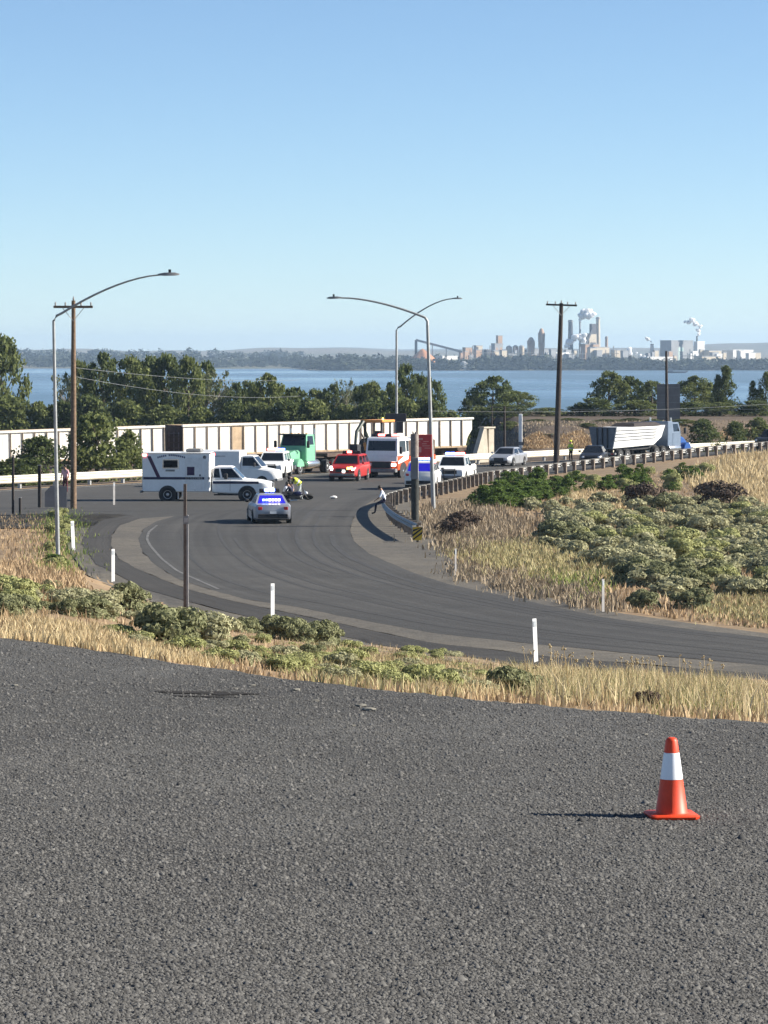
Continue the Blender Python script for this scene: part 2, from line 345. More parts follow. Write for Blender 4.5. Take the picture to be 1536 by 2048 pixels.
# stone chips standing proud of the lot's chip seal
def chips():
    n = 300000; u = RNG.uniform(-700, 2300, n); d = 12.0 * np.power(2.6, RNG.random(n) ** 1.35)
    k = d < np.interp(u, LU, LD) - .08; u, d = u[k], d[k]; n = len(u); x = (u - CX) / F * d
    r = RNG.gamma(5, .0009, n) + .0032; r = np.where(RNG.random(n) < .05, r * 1.6, r); z = -TILT * (x - 1.63)
    a0 = RNG.uniform(0, 6.28, n)[:, None] + np.arange(5)[None] * 1.2566 + RNG.normal(0, .2, (n, 5)); rr = r[:, None] * RNG.uniform(.7, 1.3, (n, 5))
    ring = np.stack([x[:, None] + rr * np.cos(a0), d[:, None] + rr * np.sin(a0), np.repeat(z[:, None] + .001, 5, 1)], -1)
    top = np.stack([x + RNG.normal(0, .25, n) * r, d + RNG.normal(0, .25, n) * r, z + r * RNG.uniform(.5, 1.2, n)], -1)[:, None]
    V = np.concatenate([ring, top], 1).reshape(-1, 3); b = np.arange(n)[:, None, None] * 6
    T = (np.array([[i, (i + 1) % 5, 5] for i in range(5)])[None] + b).reshape(-1, 3)
    o = link('stone_chips', np_mesh('stone_chips', V, T), mat('stone_chip', (.046, .045, .043), .95, island=True, col2=(.15, .146, .137)))
    struct(o, 'stuff'); o['label'] = 'grey stone chips bedded in the parking lot asphalt'
chips()
pg = MB()
for px, py, r in ((722, 1413, .03), (738, 1421, .035), (742, 1419, .02), (630, 1403, .022), (505, 1372, .02), (592, 1381, .025), (705, 1452, .015), (470, 1378, .018), (30, 1372, .02), (1290, 1470, .015), (1110, 1530, .012)):
    x, y = pix(px, py); pg.ball((x, y, gzf(x, y) + r * .25), r, 2, (1.4, 1, .45), .15, px)
o = pg.build('loose_pale_stones', mat('pale_stone', (.17, .16, .135), .9, var=.2)); struct(o, 'stuff'); o['label'] = 'loose pale stones scattered over the parking lot'

# ------------------------------------------------------------------ river, far shore, hills
WZ = CAMZ - 16.0
def water():
    k = np.linspace(-.75, .75, 60); d = 640 * np.power(1.05, np.arange(0, 72)); K, D = np.meshgrid(k, d)
    o = link('river', grid_mesh('river', K * D, D, np.full_like(D, WZ))); m = bpy.data.materials.new('river_water'); m.use_nodes = True
    n, l = m.node_tree.nodes, m.node_tree.links; b = n['Principled BSDF']
    b.inputs['Base Color'].default_value = (.09, .15, .20, 1); b.inputs['IOR'].default_value = 1.33
    tc = n.new('ShaderNodeTexCoord'); mp = n.new('ShaderNodeMapping'); mp.inputs['Scale'].default_value = (.004, .0014, 1)
    l.new(tc.outputs['Object'], mp.inputs[0]); z = n.new('ShaderNodeTexNoise'); z.inputs['Scale'].default_value = 1; z.inputs['Detail'].default_value = 4
    l.new(mp.outputs[0], z.inputs['Vector']); r = n.new('ShaderNodeMapRange'); r.inputs[1].default_value = .35; r.inputs[2].default_value = .65
    r.inputs[3].default_value = .12; r.inputs[4].default_value = .38; l.new(z.outputs['Fac'], r.inputs[0]); l.new(r.outputs[0], b.inputs['Roughness'])
    w = n.new('ShaderNodeTexNoise'); w.inputs['Scale'].default_value = .35; w.inputs['Detail'].default_value = 6; l.new(tc.outputs['Object'], w.inputs['Vector'])
    bp = n.new('ShaderNodeBump'); bp.inputs['Strength'].default_value = .35; bp.inputs['Distance'].default_value = .6
    l.new(w.outputs['Fac'], bp.inputs['Height']); l.new(bp.outputs[0], b.inputs['Normal'])
    o.data.materials.append(m); struct(o)
water()
def shore_d(u): return 3590 + 560 * sm((640 - u) / 60) + 60 * np.sin(u * .011) * sm((560 - u) / 100)
def far_z(u, d):
    s = d - shore_d(u)
    z = np.where(s < 0, WZ - 1.5, WZ + 1 + 11 * sm(s / 900))
    rid = 26 + 9 * sm((u - 1150) / 350) + 5 * np.sin(u * .004 + 1) + 3 * np.sin(u * .013) + 1.6 * np.sin(u * .035 + 2)
    rid = rid - 11 * sm((700 - u) / 500)
    z = z + rid * sm((d - 6200) / 2600) + 8 * sm((d - 9500) / 3000) * (1 + .5 * np.sin(u * .006 + 3))
    return np.where(s < 0, WZ - 1.5, z)
fu = np.linspace(-4200, 5600, 420); fd = np.concatenate([np.linspace(3400, 4400, 60), np.linspace(4480, 14500, 60)])
FU, FD = np.meshgrid(fu, fd)
struct(link('far_shore', grid_mesh('far_shore', (FU - CX) / F * FD, FD, far_z(FU, FD)), M_FAR))
FOL_FAR = mat('far_foliage', (.014, .022, .012), .9, island=True, col2=(.040, .052, .026))
def treeline(name, label, specs):
    """rounded crowns of many leaf facets: a far wood that reads as one mass"""
    V, T, o = [], [], 0
    for (u, d, h, w) in specs:
        x = (u - CX) / F * d; z = float(far_z(np.array(u), np.array(d))); n = 70
        a, c = RNG.uniform(0, 6.28, n), RNG.uniform(-.9, 1, n); s = np.sqrt(1 - c * c); rr = RNG.uniform(.75, 1.1, n)
        P = np.stack([x + w * .5 * s * np.cos(a) * rr, d + w * .5 * s * np.sin(a) * rr, z + h * (.5 + .5 * c * rr)], -1)
        q = RNG.normal(0, 1, (n, 3, 3)) * np.array([w, w, h]) * .13
        V.append((P[:, None] + q).reshape(-1, 3)); T.append(np.arange(n * 3).reshape(-1, 3) + o); o += n * 3
    ob = link(name, np_mesh(name, np.concatenate(V), np.concatenate(T)), FOL_FAR); struct(ob, 'stuff'); ob['label'] = label
def tl(u0, u1, n, dd, h0, h1):
    return [(u, float(shore_d(np.array(u))) + random.uniform(*dd), random.uniform(h0, h1), random.uniform(9, 24)) for u in np.sort(RNG.uniform(u0, u1, n))]
treeline('far_riverside_wood', 'dark hazy riverside wood in front of the far factory', tl(595, 2300, 700, (1, 110), 5, 12) + tl(595, 1000, 90, (150, 420), 7, 14) + tl(960, 1100, 60, (20, 120), 10, 15) + tl(1130, 1260, 40, (20, 100), 9, 14))
treeline('distant_shore_wood', 'pale hazy wood along the most distant river shore', tl(-900, 600, 520, (10, 500), 6, 15) + tl(-900, 600, 160, (900, 1900), 8, 16))

# ------------------------------------------------------------------ the factory across the river
MD = 3850.0; PM = F / MD
TURN = math.radians(38)
F_TAN = mat('factory_tan', (.46, .40, .31), .8, var=.15, scale=.05)
F_GREY = mat('factory_grey', (.26, .27, .28), .8, var=.15, scale=.05)
F_BROWN = mat('factory_brown', (.36, .24, .16), .8, var=.2, scale=.05)
F_DARK = mat('factory_dark', (.07, .07, .08), .8, var=.2, scale=.05)
F_WHITE = mat('factory_white', (.62, .61, .58), .6, var=.05, scale=.05)
F_CHIP = mat('wood_chips', (.42, .20, .10), .95, var=.2, scale=.08, bump=.3)
def fz(px, d=MD): return float(far_z(np.array(px), np.array(d)))
def fpt(px, py, d=MD): return Vector(((px - CX) / F * d, d, CAMZ + (HZ - py) / F * d))
def fbuild(name, label, cat, px0, px1, py, depth, mt, d=MD, extra=None):
    c = (px0 + px1) / 2; zb = fz(c, d); root = thing(name, label, cat, ((c - CX) / F * d, d, zb), 0)
    w = (px1 - px0) / F * d / 2; h = CAMZ + (HZ - py) / F * d - zb
    MB().box(-w, w, 0, depth, -1, h).build('wall', mt, root, 0)
    MB().box(-w - .4, w + .4, -.4, depth + .4, h, h + .8).build('roof', F_GREY if mt is not F_WHITE else WHITE, root, 0)
    if extra: extra(root, w, h, depth)
    k = min(1.0, .55 * 2 * w / depth); root.rotation_euler = (0, 0, TURN); f_ = 1 / (math.cos(TURN) + k * depth / (2 * w) * math.sin(TURN)); root.scale = (f_, f_ * k, 1)
    return root
def windows(rows, cols_, mt=F_DARK):
    def f(root, w, h, depth):
        for r in range(rows):
            for c in range(cols_):
                x = -w + 2 * w * (c + .5) / cols_; z = h * (r + .6) / (rows + .3)
                MB().box(x - w / cols_ * .5, x + w / cols_ * .5, -.3, .1, z - h / rows * .18, z + h / rows * .18).build('window', mt, root, 0)
    return f
def fstack(label, px, py, r, mt, d=MD, name='smokestack', rt=None):
    zb = fz(px, d); root = thing(name, label, 'smokestack', ((px - CX) / F * d, d, zb)); h = CAMZ + (HZ - py) / F * d - zb
    MB().lathe([(r * 1.25, -1), (r, h * .5), (rt or r * .85, h)], n=14).build('shaft', mt, root)
    MB().lathe([(r * 1.05, h - 2.2), (r * 1.05, h - 1)], n=14).build('band', F_GREY, root)
    return root
# chip pile with its conveyor
p = fpt(845, 726, 3760); pile = MB(); zb = fz(845, 3760)
def cone_pile(mb, w, h, n=40, rings=9, sx=1.0):
    vs = []
    for i in range(rings):
        t = i / (rings - 1); r = w * (1 - t) ** .92 + .3
        for j in range(n):
            a = 2 * math.pi * j / n; k = 1 + .05 * math.sin(5 * a + 2 * t) + .03 * math.sin(11 * a + i); vs.append((r * math.cos(a) * k * sx, r * math.sin(a) * k, h * t))
    mb.add(vs, [(i * n + j, i * n + (j + 1) % n, (i + 1) * n + (j + 1) % n, (i + 1) * n + j) for i in range(rings - 1) for j in range(n)] + [tuple(range((rings - 1) * n, rings * n))])
cone_pile(pile, 28, 23, sx=.95); o = pile.build('wood_chip_pile', F_CHIP); o.location = (p.x, p.y, zb - .5)
tag(o, 'reddish brown heap of wood chips on the far shore', 'chip pile')
root = thing('conveyor', 'long inclined conveyor gallery ending at a dark tower above the chip heap', 'conveyor', (0, 3770, 0))
a, b = fpt(832, 680, 3770), fpt(925, 704, 3770); zt = fz(832, 3770)
MB().box(a.x - 1.5, a.x + 1.5, -1.5, 1.5, zt, a.z).build('tower', F_DARK, root, 0)
MB().loft([[(q.x, sy * 1.6, q.z + dz) for sy, dz in ((-1, -1.3), (1, -1.3), (1, 1.3), (-1, 1.3))] for q in (a, b)]).build('gallery', F_GREY, root, 0)
for tt in (.35, .65, .95):
    q = a.lerp(b, tt); MB().box(q.x - .5, q.x + .5, -1, 1, zt, q.z - 1.2).build('trestle', F_GREY, root, 0)
fbuild('warehouse', 'low white roofed shed right of the chip heap', 'building', 878, 922, 713, 25, F_WHITE, 3800)
fbuild('factory_building', 'small brown shed with a sloping conveyor head left of the grey silos', 'building', 928, 948, 696, 20, F_BROWN, extra=windows(2, 2))
fbuild('factory_building', 'white and brown hopper house between the conveyor and the silos', 'building', 950, 968, 692, 18, F_TAN, 3880, windows(2, 1))
fbuild('factory_building', 'stepped dark shed beside the grey silo block', 'building', 970, 990, 700, 22, F_DARK, 3900)
fbuild('silo_block', 'tall blue grey silo block of the far factory', 'building', 986, 1010, 688, 22, F_GREY, extra=windows(3, 2, F_BROWN))
fbuild('elevator_house', 'narrow brown head house standing above the grey silo block', 'building', 994, 1007, 672, 9, F_BROWN, 3875)
def silo(label, px, w, py, mt, d=MD):
    zb = fz(px, d); h = CAMZ + (HZ - py) / F * d - zb; r = w / F * d / 2; root = thing('storage_silo', label, 'silo', ((px - CX) / F * d, d, zb))
    MB().lathe([(r, -1), (r, h)], n=20).build('shell', mt, root); MB().lathe([(r * 1.03, h), (r * .3, h + r * .5), (.2, h + r * .5)], n=20).build('roof', F_GREY, root)
silo('pale pinkish storage silo beside the grey silo block', 1018, 12, 694, F_TAN)
silo('dark purple brown storage silo beside the pale silo', 1031, 11, 693, F_BROWN)
silo('cream storage silo between the brown silo and the twin towers', 1043, 11, 693, F_TAN, 3870)
fbuild('factory_building', 'broad grey blue process hall with rooftop vents', 'building', 1052, 1120, 700, 40, F_GREY, 3900, windows(2, 5))
for (px, py, w, lb) in ((1062, 674, 15, 'shorter brown process tower with domed head'), (1083, 656, 13, 'tallest brown process tower with domed head')):
    zb = fz(px); h = CAMZ + (HZ - py) / F * MD - zb; r = w / F * MD / 2; rt = thing('process_tower', lb, 'tower', ((px - CX) / F * MD, MD, zb))
    MB().box(-r * .8, r * .8, -r * .8, r * .8, -1, h * .62).build('shaft', F_BROWN, rt, 0)
    for sx in (-1, 1): MB().tube([(sx * r * .8, 0, h * .5), (sx * r * .9, 0, h * .88)], .8, 6).build('duct', F_TAN, rt)
    MB().lathe([(r * .85, h * .6), (r, h * .75), (r * .95, h * .86), (r * .5, h * .97), (.1, h)], n=14).build('head', F_BROWN, rt)
fstack('dark smokestack standing left of the boiler house', 1141, 640, 3.0, F_DARK)
fstack('slim grey smokestack under the large white steam cloud', 1160, 642, 1.2, F_GREY)
fstack('tall tan smokestack on the right corner of the boiler house', 1196, 634, 2.7, F_TAN, 3880)
def boiler(root, w, h, depth):
    MB().box(-w * .4, w * .9, -.8, depth * .6, h, h + 12).build('penthouse', F_DARK, root, 0)
    MB().loft([[(x, sy * 2 - 2.5, z + dz) for sy, dz in ((-1, -2), (1, -2), (1, 2), (-1, 2))] for x, z in ((-w * 2.2, h * .62), (-w * .2, h + 6))]).build('conveyor_gallery', F_DARK, root, 0)
    for r in range(3): MB().box(-w * .8, w * .8, -.3, .1, h * (.2 + .25 * r), h * (.2 + .25 * r) + 1.6).build('window', F_DARK, root, 0)
fbuild('boiler_house', 'tall pale boiler house with a dark top and slanting gallery', 'building', 1175, 1197, 668, 26, F_TAN, 3850, boiler)
fbuild('factory_building', 'grey brown block at the foot of the boiler house', 'building', 1164, 1204, 689, 18, F_BROWN, 3830, windows(1, 4))
fbuild('factory_hall', 'wide cream hall in front of the boiler house', 'building', 1183, 1226, 695, 30, F_TAN, 3790, windows(1, 6, F_GREY))
fbuild('factory_hall', 'lower cream hall stepping down from the wide cream hall', 'building', 1226, 1248, 701, 24, F_TAN, 3790)
fstack('short tan stack beside the cream halls', 1213, 673, 1.8, F_BROWN, 3830)
fbuild('factory_building', 'small white block hidden by trees below the boiler house', 'building', 1130, 1148, 708, 16, F_WHITE, 3760)
root = thing('cooling_tower', 'white tapered cooling tower left of the big warehouse', 'tower', ((1304 - CX) / F * MD, MD, fz(1304)))
h = CAMZ + (HZ - 688) / F * MD - fz(1304)
MB().lathe([(9, -1), (5.2, h * .35), (2.2, h * .75), (1.8, h)], n=18).build('shell', F_WHITE, root); MB().lathe([(2.1, h - .8), (2.1, h + .3)], n=18).build('rim', F_GREY, root)
def wh(root, w, h, depth):
    MB().box(-w * .35, w * .1, -.3, .1, h * .12, h * .75).build('door_panel', mat('factory_mint', (.42, .55, .50), .8), root, 0)
    MB().box(-w * .9, -w * .45, -.3, .1, h * .2, h * .7).build('door_panel', F_GREY, root, 0)
fbuild('big_warehouse', 'large grey blue warehouse with a flat white roof edge', 'building', 1331, 1398, 682, 60, F_GREY, 3850, wh)
fbuild('factory_building', 'bright white cube with round vents beside the warehouse', 'building', 1391, 1413, 684, 15, F_WHITE, 3830, windows(1, 2, F_GREY))
fbuild('factory_building', 'pale stair tower under the bright white cube', 'building', 1399, 1409, 700, 10, F_TAN, 3800)
fbuild('long_shed', 'cream low shed right of the stair tower', 'building', 1411, 1450, 702, 20, F_TAN, 3800, windows(1, 5))
fbuild('long_shed', 'longest white low shed at the right of the factory', 'building', 1455, 1518, 701, 20, F_WHITE, 3820, windows(1, 8, F_GREY))
fbuild('long_shed', 'very low white building along the shore below the warehouse', 'building', 1285, 1355, 715, 15, F_WHITE, 3730, windows(1, 6, F_GREY))
fbuild('long_shed', 'low tan building along the shore below the stair tower', 'building', 1395, 1450, 713, 15, F_TAN, 3730, windows(1, 6, F_GREY))
fstack('slim dark stack on the big warehouse', 1394, 672, 1.1, F_DARK, 3850)
for (px, py, w, d, lb) in ((690, 728, 12, 3625, 'small white tank among trees on the tip of the far shore'), (927, 726, 15, 3610, 'round white tank by the waterline below the silos')):
    silo(lb, px, w, py, F_WHITE, d)
root = thing('work_boat', 'small dark barge floating on the river', 'boat', ((1352 - CX) / F * 3050, 3050, WZ))
MB().loft([[(-9, y, z) for y, z in ((-2, .3), (2, .3), (2.4, 1.4), (-2.4, 1.4))], [(-10, y, z) for y, z in ((-2, 0), (2, 0), (2.6, 1.6), (-2.6, 1.6))], [(8, y, z) for y, z in ((-2, 0), (2, 0), (2.6, 1.6), (-2.6, 1.6))], [(11, y, z) for y, z in ((-.5, 1), (.5, 1), (.8, 2), (-.8, 2))]]).build('hull', F_DARK, root)
MB().box(-7, -3, -1.6, 1.6, 1.6, 4).build('cabin', F_GREY, root, 0)
rr_ = random.Random(5)
for i in range(46):
    px = rr_.uniform(925, 1530); w = rr_.uniform(7, 20); py = rr_.uniform(700, 712) - (6 if 1150 < px < 1230 else 0); k = rr_.choice(('tan', 'grey', 'white', 'brown', 'tan', 'grey'))
    kk = {'tan': F_TAN, 'brown': F_BROWN, 'white': F_WHITE, 'grey': F_GREY}[k]
    b_ = fbuild('process_shed', f'small {k} process shed packed between the larger factory buildings', 'building', px - w / 2, px + w / 2, py, rr_.uniform(8, 16), kk, rr_.choice((3735, 3745, 3755, 3765, 3775)) + i * .3)
    b_['group'] = f'small {k} process sheds of the factory'
for i in range(9):
    px = (940, 975, 1000, 1024, 1050, 1095, 1155, 1222, 1375)[i]; h_ = rr_.uniform(694, 706)
    rt = thing('pipe_rack', 'thin steel pipe rack and vents among the factory buildings', 'pipe rack', ((px - CX) / F * 3740, 3740, fz(px, 3740)), 0, 'pipe racks of the factory'); hh = CAMZ + (HZ - h_) / F * 3740 - fz(px, 3740)
    for x in (-6, 0, 6): MB().box(x - .35, x + .35, -.3, .3, -1, hh).build('upright', F_GREY, rt, 0)
    for z in (hh * .55, hh * .8): MB().tube([(-9, -.5, z), (9, -.5, z)], .45, 6).build('pipe', F_TAN, rt)
    MB().tube([(3, 0, hh * .8), (3, 0, hh + 4)], .7, 6).build('vent', F_GREY, rt)
# steam
def steam_mat():
    m = bpy.data.materials.new('steam'); m.use_nodes = True; n, l = m.node_tree.nodes, m.node_tree.links
    n.remove(n['Principled BSDF']); v = n.new('ShaderNodeVolumePrincipled'); v.inputs['Color'].default_value = (.98, .98, .98, 1); v.inputs['Density'].default_value = .35
    v.inputs['Anisotropy'].default_value = 0.0
    l.new(v.outputs[0], n['Material Output'].inputs['Volume']); return m
STEAM = mat('steam_white', (.99, .99, .99), 1.0, var=.005, spec=0, trans=.5)
def steam(label, puffs, d=MD):
    mb = MB(); c = fpt(puffs[0][0], puffs[0][1], d)
    for i, (px, py, r) in enumerate(puffs):
        p = fpt(px, py, d); R = r / F * d
        for k in range(5):
            q = Vector((random.uniform(-1, 1), random.uniform(-1, 1), random.uniform(-1, 1))) * R * .5
            mb.ball((p.x - c.x + q.x, q.y, p.z - c.z + q.z), R * random.uniform(.5, .8), 2, (1, 1, .85), .16, i * 7 + k)
    o = mb.build('steam_plume', STEAM, None, 180); o.location = c; tag(o, label, 'steam', 'steam plumes over the far factory')
steam('large white steam cloud above the boiler house', [(1160, 640, 4), (1163, 633, 8), (1172, 629, 11), (1184, 627, 9), (1166, 625, 7), (1178, 622, 7)], 3840)
steam('white steam spreading low at the foot of the dark smokestack', [(1134, 692, 6), (1140, 684, 8), (1149, 677, 8), (1158, 674, 8), (1167, 682, 7), (1169, 672, 6)], 3825)
steam('curling white steam plume rising from the warehouse stack', [(1397, 669, 3.5), (1396, 661, 4.5), (1400, 654, 4), (1391, 648, 5.5), (1384, 641, 6), (1378, 643, 5), (1370, 644, 3)], 3850)
steam('little white puff above the cooling tower', [(1302, 683, 2), (1297, 678, 4), (1293, 676, 3)], 3850)
steam('white steam beside the lower cream hall', [(1252, 706, 4), (1257, 700, 6), (1262, 708, 5)], 3780)
steam('thin white steam drifting low left of the cooling tower', [(1272, 707, 3), (1280, 711, 4), (1290, 714, 4)], 3770)

# ------------------------------------------------------------------ railway: wood-chip cars behind the highway
def rail_car(label, pA, pB, zA, zB, npan, H=2.62, rusty=(), endA=True, endB=True, slant=False):
    """high ribbed gondola from pA to pB (world xy, near side), z = floor of the panels"""
    A, B = Vector((*pA, zA)), Vector((*pB, zB)); L = (B - A).length; dirv = (B - A).normalized()
    root = thing('rail_gondola', label, 'rail car', A, 0); root.rotation_mode = 'QUATERNION'
    yv = Vector((0, 0, 1)).cross(dirv).normalized(); zv = dirv.cross(yv)
    root.rotation_quaternion = Matrix((dirv, yv, zv)).transposed().to_quaternion()
    W = 3.0; pw = L / npan
    pan_me = MB().box(.075, pw - .075, .03, .09, .12, H - .12).mesh('panel', 0); pan_me.materials.append(CREAM)
    rus_me = MB().box(.075, pw - .075, .03, .09, .12, H - .12).mesh('rust_panel', 0); rus_me.materials.append(CREAMD)
    rib_me = MB().prism([(-.05, 0), (.05, 0), (.035, H - .1), (-.035, H - .1)], -.07, .06).mesh('rib', 0); rib_me.materials.append(mat('grey_brown_rib', (.22, .18, .14), .7, var=.25))
    for i in range(npan):
        me = rus_me if i in rusty else pan_me
        if slant and i == npan - 1:
            me = MB().prism([(.075, .12), (pw * .35, .12), (pw * .55, H * .35), (pw - .08, H * .6), (pw - .08, H - .12), (.075, H - .12)], .03, .09).mesh('panel', 0); me.materials.append(CREAM)
        o = link('panel', me, None, root); o.location = (i * pw, 0, 0)
    for i in range(npan + (0 if slant else 1)):
        o = link('rib', rib_me, None, root); o.location = (i * pw, 0, 0)
    MB().box(-.05, L + .05, -.1, .12, H - .12, H + .06).build('top_chord', CREAM, root, 0)
    MB().box(-.05, L - (pw * .6 if slant else 0), -.06, .12, -.05, .12).build('bottom_chord', CREAMD, root, 0)
    MB().box(0, L, W, W + .1, 0, H).build('far_side', CREAMD, root, 0)
    for k, x in (('end_wall', .02), ('end_wall', L - .1)): MB().box(x, x + .08, .1, W, .1 if not (slant and x > 1) else H * .6, H).build(k, RUST, root, 0)
    MB().box(.4, L - .4, .5, W - .5, -.35, -.06).build('underframe', RUST, root, 0)
    for xb in (1.7, L - 1.9):
        tr = MB().box(xb - 1.2, xb + 1.2, .45, W - .45, -.75, -.4).build('bogie', RUST, root, 0)
        for dx in (-.85, .85):
            for y in (.55, W - .6): MB().lathe([(.42, -.06), (.46, -.05), (.42, .06), (.1, .07)], (xb + dx, y, -.62), 16, 'y').build('wheel', RUST, tr)
    if endA:
        for z in np.arange(.3, H, .42): MB().box(-.14, -.06, .2, .75, z, z + .05).build('rung', RUST, root, 0)
    return root
def trn(px, d): return ((px - CX) / F * d, d)
zt = lambda py, d: CAMZ + (HZ - py) / F * d
rail_car('cream ribbed rail gondola half hidden behind the roadside bushes', trn(-330, 262), trn(329, 279), zt(940, 262), zt(913, 279), 27, 2.62)
rail_car('cream ribbed rail gondola behind the ambulance and green truck', trn(366, 280), trn(946, 298), zt(911.5, 280), zt(893, 298), 25, 2.62, rusty=(4,), slant=True)
root = thing('rail_platform_car', 'dark brown ladder end coupling the two cream rail gondolas', 'rail car', (0, 0, 0))
a, b = trn(333, 279.4), trn(362, 280.2)
MB().box(a[0], b[0], 280.2, 282, zt(912, 280), zt(868, 280)).build('end_platform', RUST, root, 0)
for k in range(3): MB().box(a[0] + .12 + k * .42, a[0] + .2 + k * .42, 279.95, 280.16, zt(912, 280), zt(864, 280)).build('upright', mat('brown_purple_steel', (.12, .09, .09), .7), root, 0)
for k in range(4): MB().box(a[0] + .05, b[0] - .05, 279.8, 279.9, zt(908 - k * 11, 280), zt(906 - k * 11, 280)).build('rung', RUST, root, 0)
ra, rb_ = trn(-420, 260.5), trn(1000, 300.0)
dv = Vector((rb_[0] - ra[0], rb_[1] - ra[1], 0)).normalized(); nv = Vector((-dv.y, dv.x, 0))
bed = MB(); za, zb2 = zt(940, 262) - 1.25, zt(893, 298) - 1.05
bed.loft([[tuple(Vector((p[0], p[1], z)) + nv * o + Vector((0, 0, h))) for o, h in ((-2.2, -2.0), (-.3, 0), (3.3, 0), (5.2, -2.0))] for p, z in ((ra, za), (rb_, zb2))])
struct(bed.build('railway_ballast', M_EMB, None, 0))
for off in (.75, 2.25):
    struct(MB().loft([[tuple(Vector((p[0], p[1], z)) + nv * (off + o) + Vector((0, 0, h))) for o, h in ((-.06, .003), (.06, .003), (.05, .16), (-.05, .16))] for p, z in ((ra, za), (rb_, zb2))]).build('rail_track', RUST, None, 0))

# concrete wing wall where the cutting ends
x0, d0 = trn(962, 277); root = thing('wing_wall', 'pale concrete wing wall sloping down beside the end of the rail cars', 'wall', (x0, d0, gzf(x0, d0)), .75)
b0 = gzf(x0, d0)
MB().prism([(-.85, -.2), (-.45, zt(905, 277) - b0), (.35, zt(857, 277) - b0), (.65, zt(855, 277) - b0), (1.0, -.2)], 0, .5).build('sloping_wall', CONC, root, 0)
MB().box(1.003, 1.62, .05, .6, -.2, zt(857, 277) - b0).build('end_pier', CONC, root, 0)
MB().box(.3, 1.7, -.05, .66, zt(857, 277) - b0 + .003, zt(854, 277) - b0).build('coping', CONC, root, 0)

# ------------------------------------------------------------------ guardrails
def guardrail(label, P, mt, postm, spacing, profile, top=.78, post='wood', step=3.81, flip=1):
    P = [Vector((p[0], p[1], 0)) for p in P]; s = [0]
    for a, b in zip(P, P[1:]): s.append(s[-1] + (b - a).length)
    def ev(q):
        q = min(max(q, 0), s[-1]); i = max(j for j in range(len(s) - 1) if s[j] <= q + 1e-6); t = (q - s[i]) / max(s[i + 1] - s[i], 1e-6)
        c = P[i].lerp(P[i + 1], t); return c, (P[i + 1] - P[i]).normalized()
    c0, _ = ev(s[-1] / 2); z0 = gzf(c0.x, c0.y); root = thing('guardrail', label, 'guardrail', (c0.x, c0.y, z0)); base = Vector((c0.x, c0.y, z0))
    def G(q, o, h):
        c, t = ev(q); n = Vector((-t.y, t.x, 0)) * flip; p = c + n * o; return p.x - base.x, p.y - base.y, gzf(c.x, c.y) + h - base.z
    q = 0.0
    while q < s[-1] - .1:                                            # beam panels of standard length
        e = min(q + step, s[-1]); m = max(2, int((e - q) / .6) + 1)
        MB().loft([[G(qq, o, top + h) for o, h in profile] for qq in np.linspace(q, e - .012, m)]).build('beam_panel', mt, root, 30)
        q = e
    for q in np.arange(.3, s[-1], spacing):
        c, t = ev(q); n = Vector((-t.y, t.x, 0)) * flip; zg = gzf(c.x, c.y); w, dp = (.075, .10) if post == 'steel' else (.10, .10)
        vs = []
        for h in (-.25, top - base.z + zg - zg + base.z - .02):
            for a_, b_ in ((-w, -.24 - dp), (w, -.24 - dp), (w, -.24 + dp), (-w, -.24 + dp)):
                p = c + t * a_ + n * b_; vs.append((p.x - base.x, p.y - base.y, zg + h - base.z))
        MB().loft([vs[:4], vs[4:]]).build('post', postm, root, 0)
        vs = []
        for b_ in (-.142, -.03):
            for a_, h in ((-.06, top - .32), (.06, top - .32), (.06, top - .02), (-.06, top - .02)):
                p = c + t * a_ + n * b_; vs.append((p.x - base.x, p.y - base.y, zg + h - base.z))
        MB().loft([vs[:4], vs[4:]]).build('block', postm, root, 0)
    return root
def wprof(h, waves):
    pts = []; n = waves * 4
    for i in range(n + 1): pts.append((.0 + (.04 - .04 * math.cos(2 * math.pi * waves * i / n)), -h * i / n))
    return pts + [(o - .012, z) for o, z in reversed(pts)]
near_px = [(835, 1084), (815, 1074), (793, 1062), (776, 1048), (766, 1034), (765, 1022), (776, 1013), (800, 1006), (830, 1000), (890, 987), (970, 966), (1040, 957), (1110, 948), (1200, 937), (1300, 926), (1400, 914), (1536, 902), (1720, 887)]
NEAR_R = resample(gpts(near_px), 60)
POSTM = mat('guardrail_post_timber', (.15, .12, .095), .85, var=.35, scale=5)
guardrail('steel guardrail on timber posts curling round the ramp corner and along the near highway edge', NEAR_R[::-1], GALVD, POSTM, 1.905, wprof(.32, 2), flip=-1)
FAR_R = [(8 + .499 * s, 258 + .867 * s) for s in np.linspace(-100, 78, 40)]
guardrail('long pale sunlit guardrail along the far side of the highway', FAR_R, RAILW, GALV, 3.81, wprof(.5, 3), top=.85, post='steel', flip=-1)
# hazard marker at the rail end
x, y = pix(835, 1086); root = thing('hazard_marker', 'yellow and black striped hazard marker at the guardrail end', 'marker', (x, y - .05, gzf(x, y)))
pl = MB().box(-.2, .2, -.02, .01, .12, .68).build('panel', YELL, root, 0)
for k in range(4):
    z = .08 + k * .2; poly = [(-.2, z), (.2, z + .32), (.2, z + .42), (-.2, z + .1)]
    poly = [(a, min(max(b, .12), .68)) for a, b in poly]; MB().prism(poly, -.028, -.0205).build('stripe', BLACKP, pl, 0)
MB().box(-.05, .05, .012, .08, -.2, .8).build('post', POSTM, root, 0)
MB().box(-.22, .22, .08, .4, .5, .72).build('end_cap', CONC, root, 0)

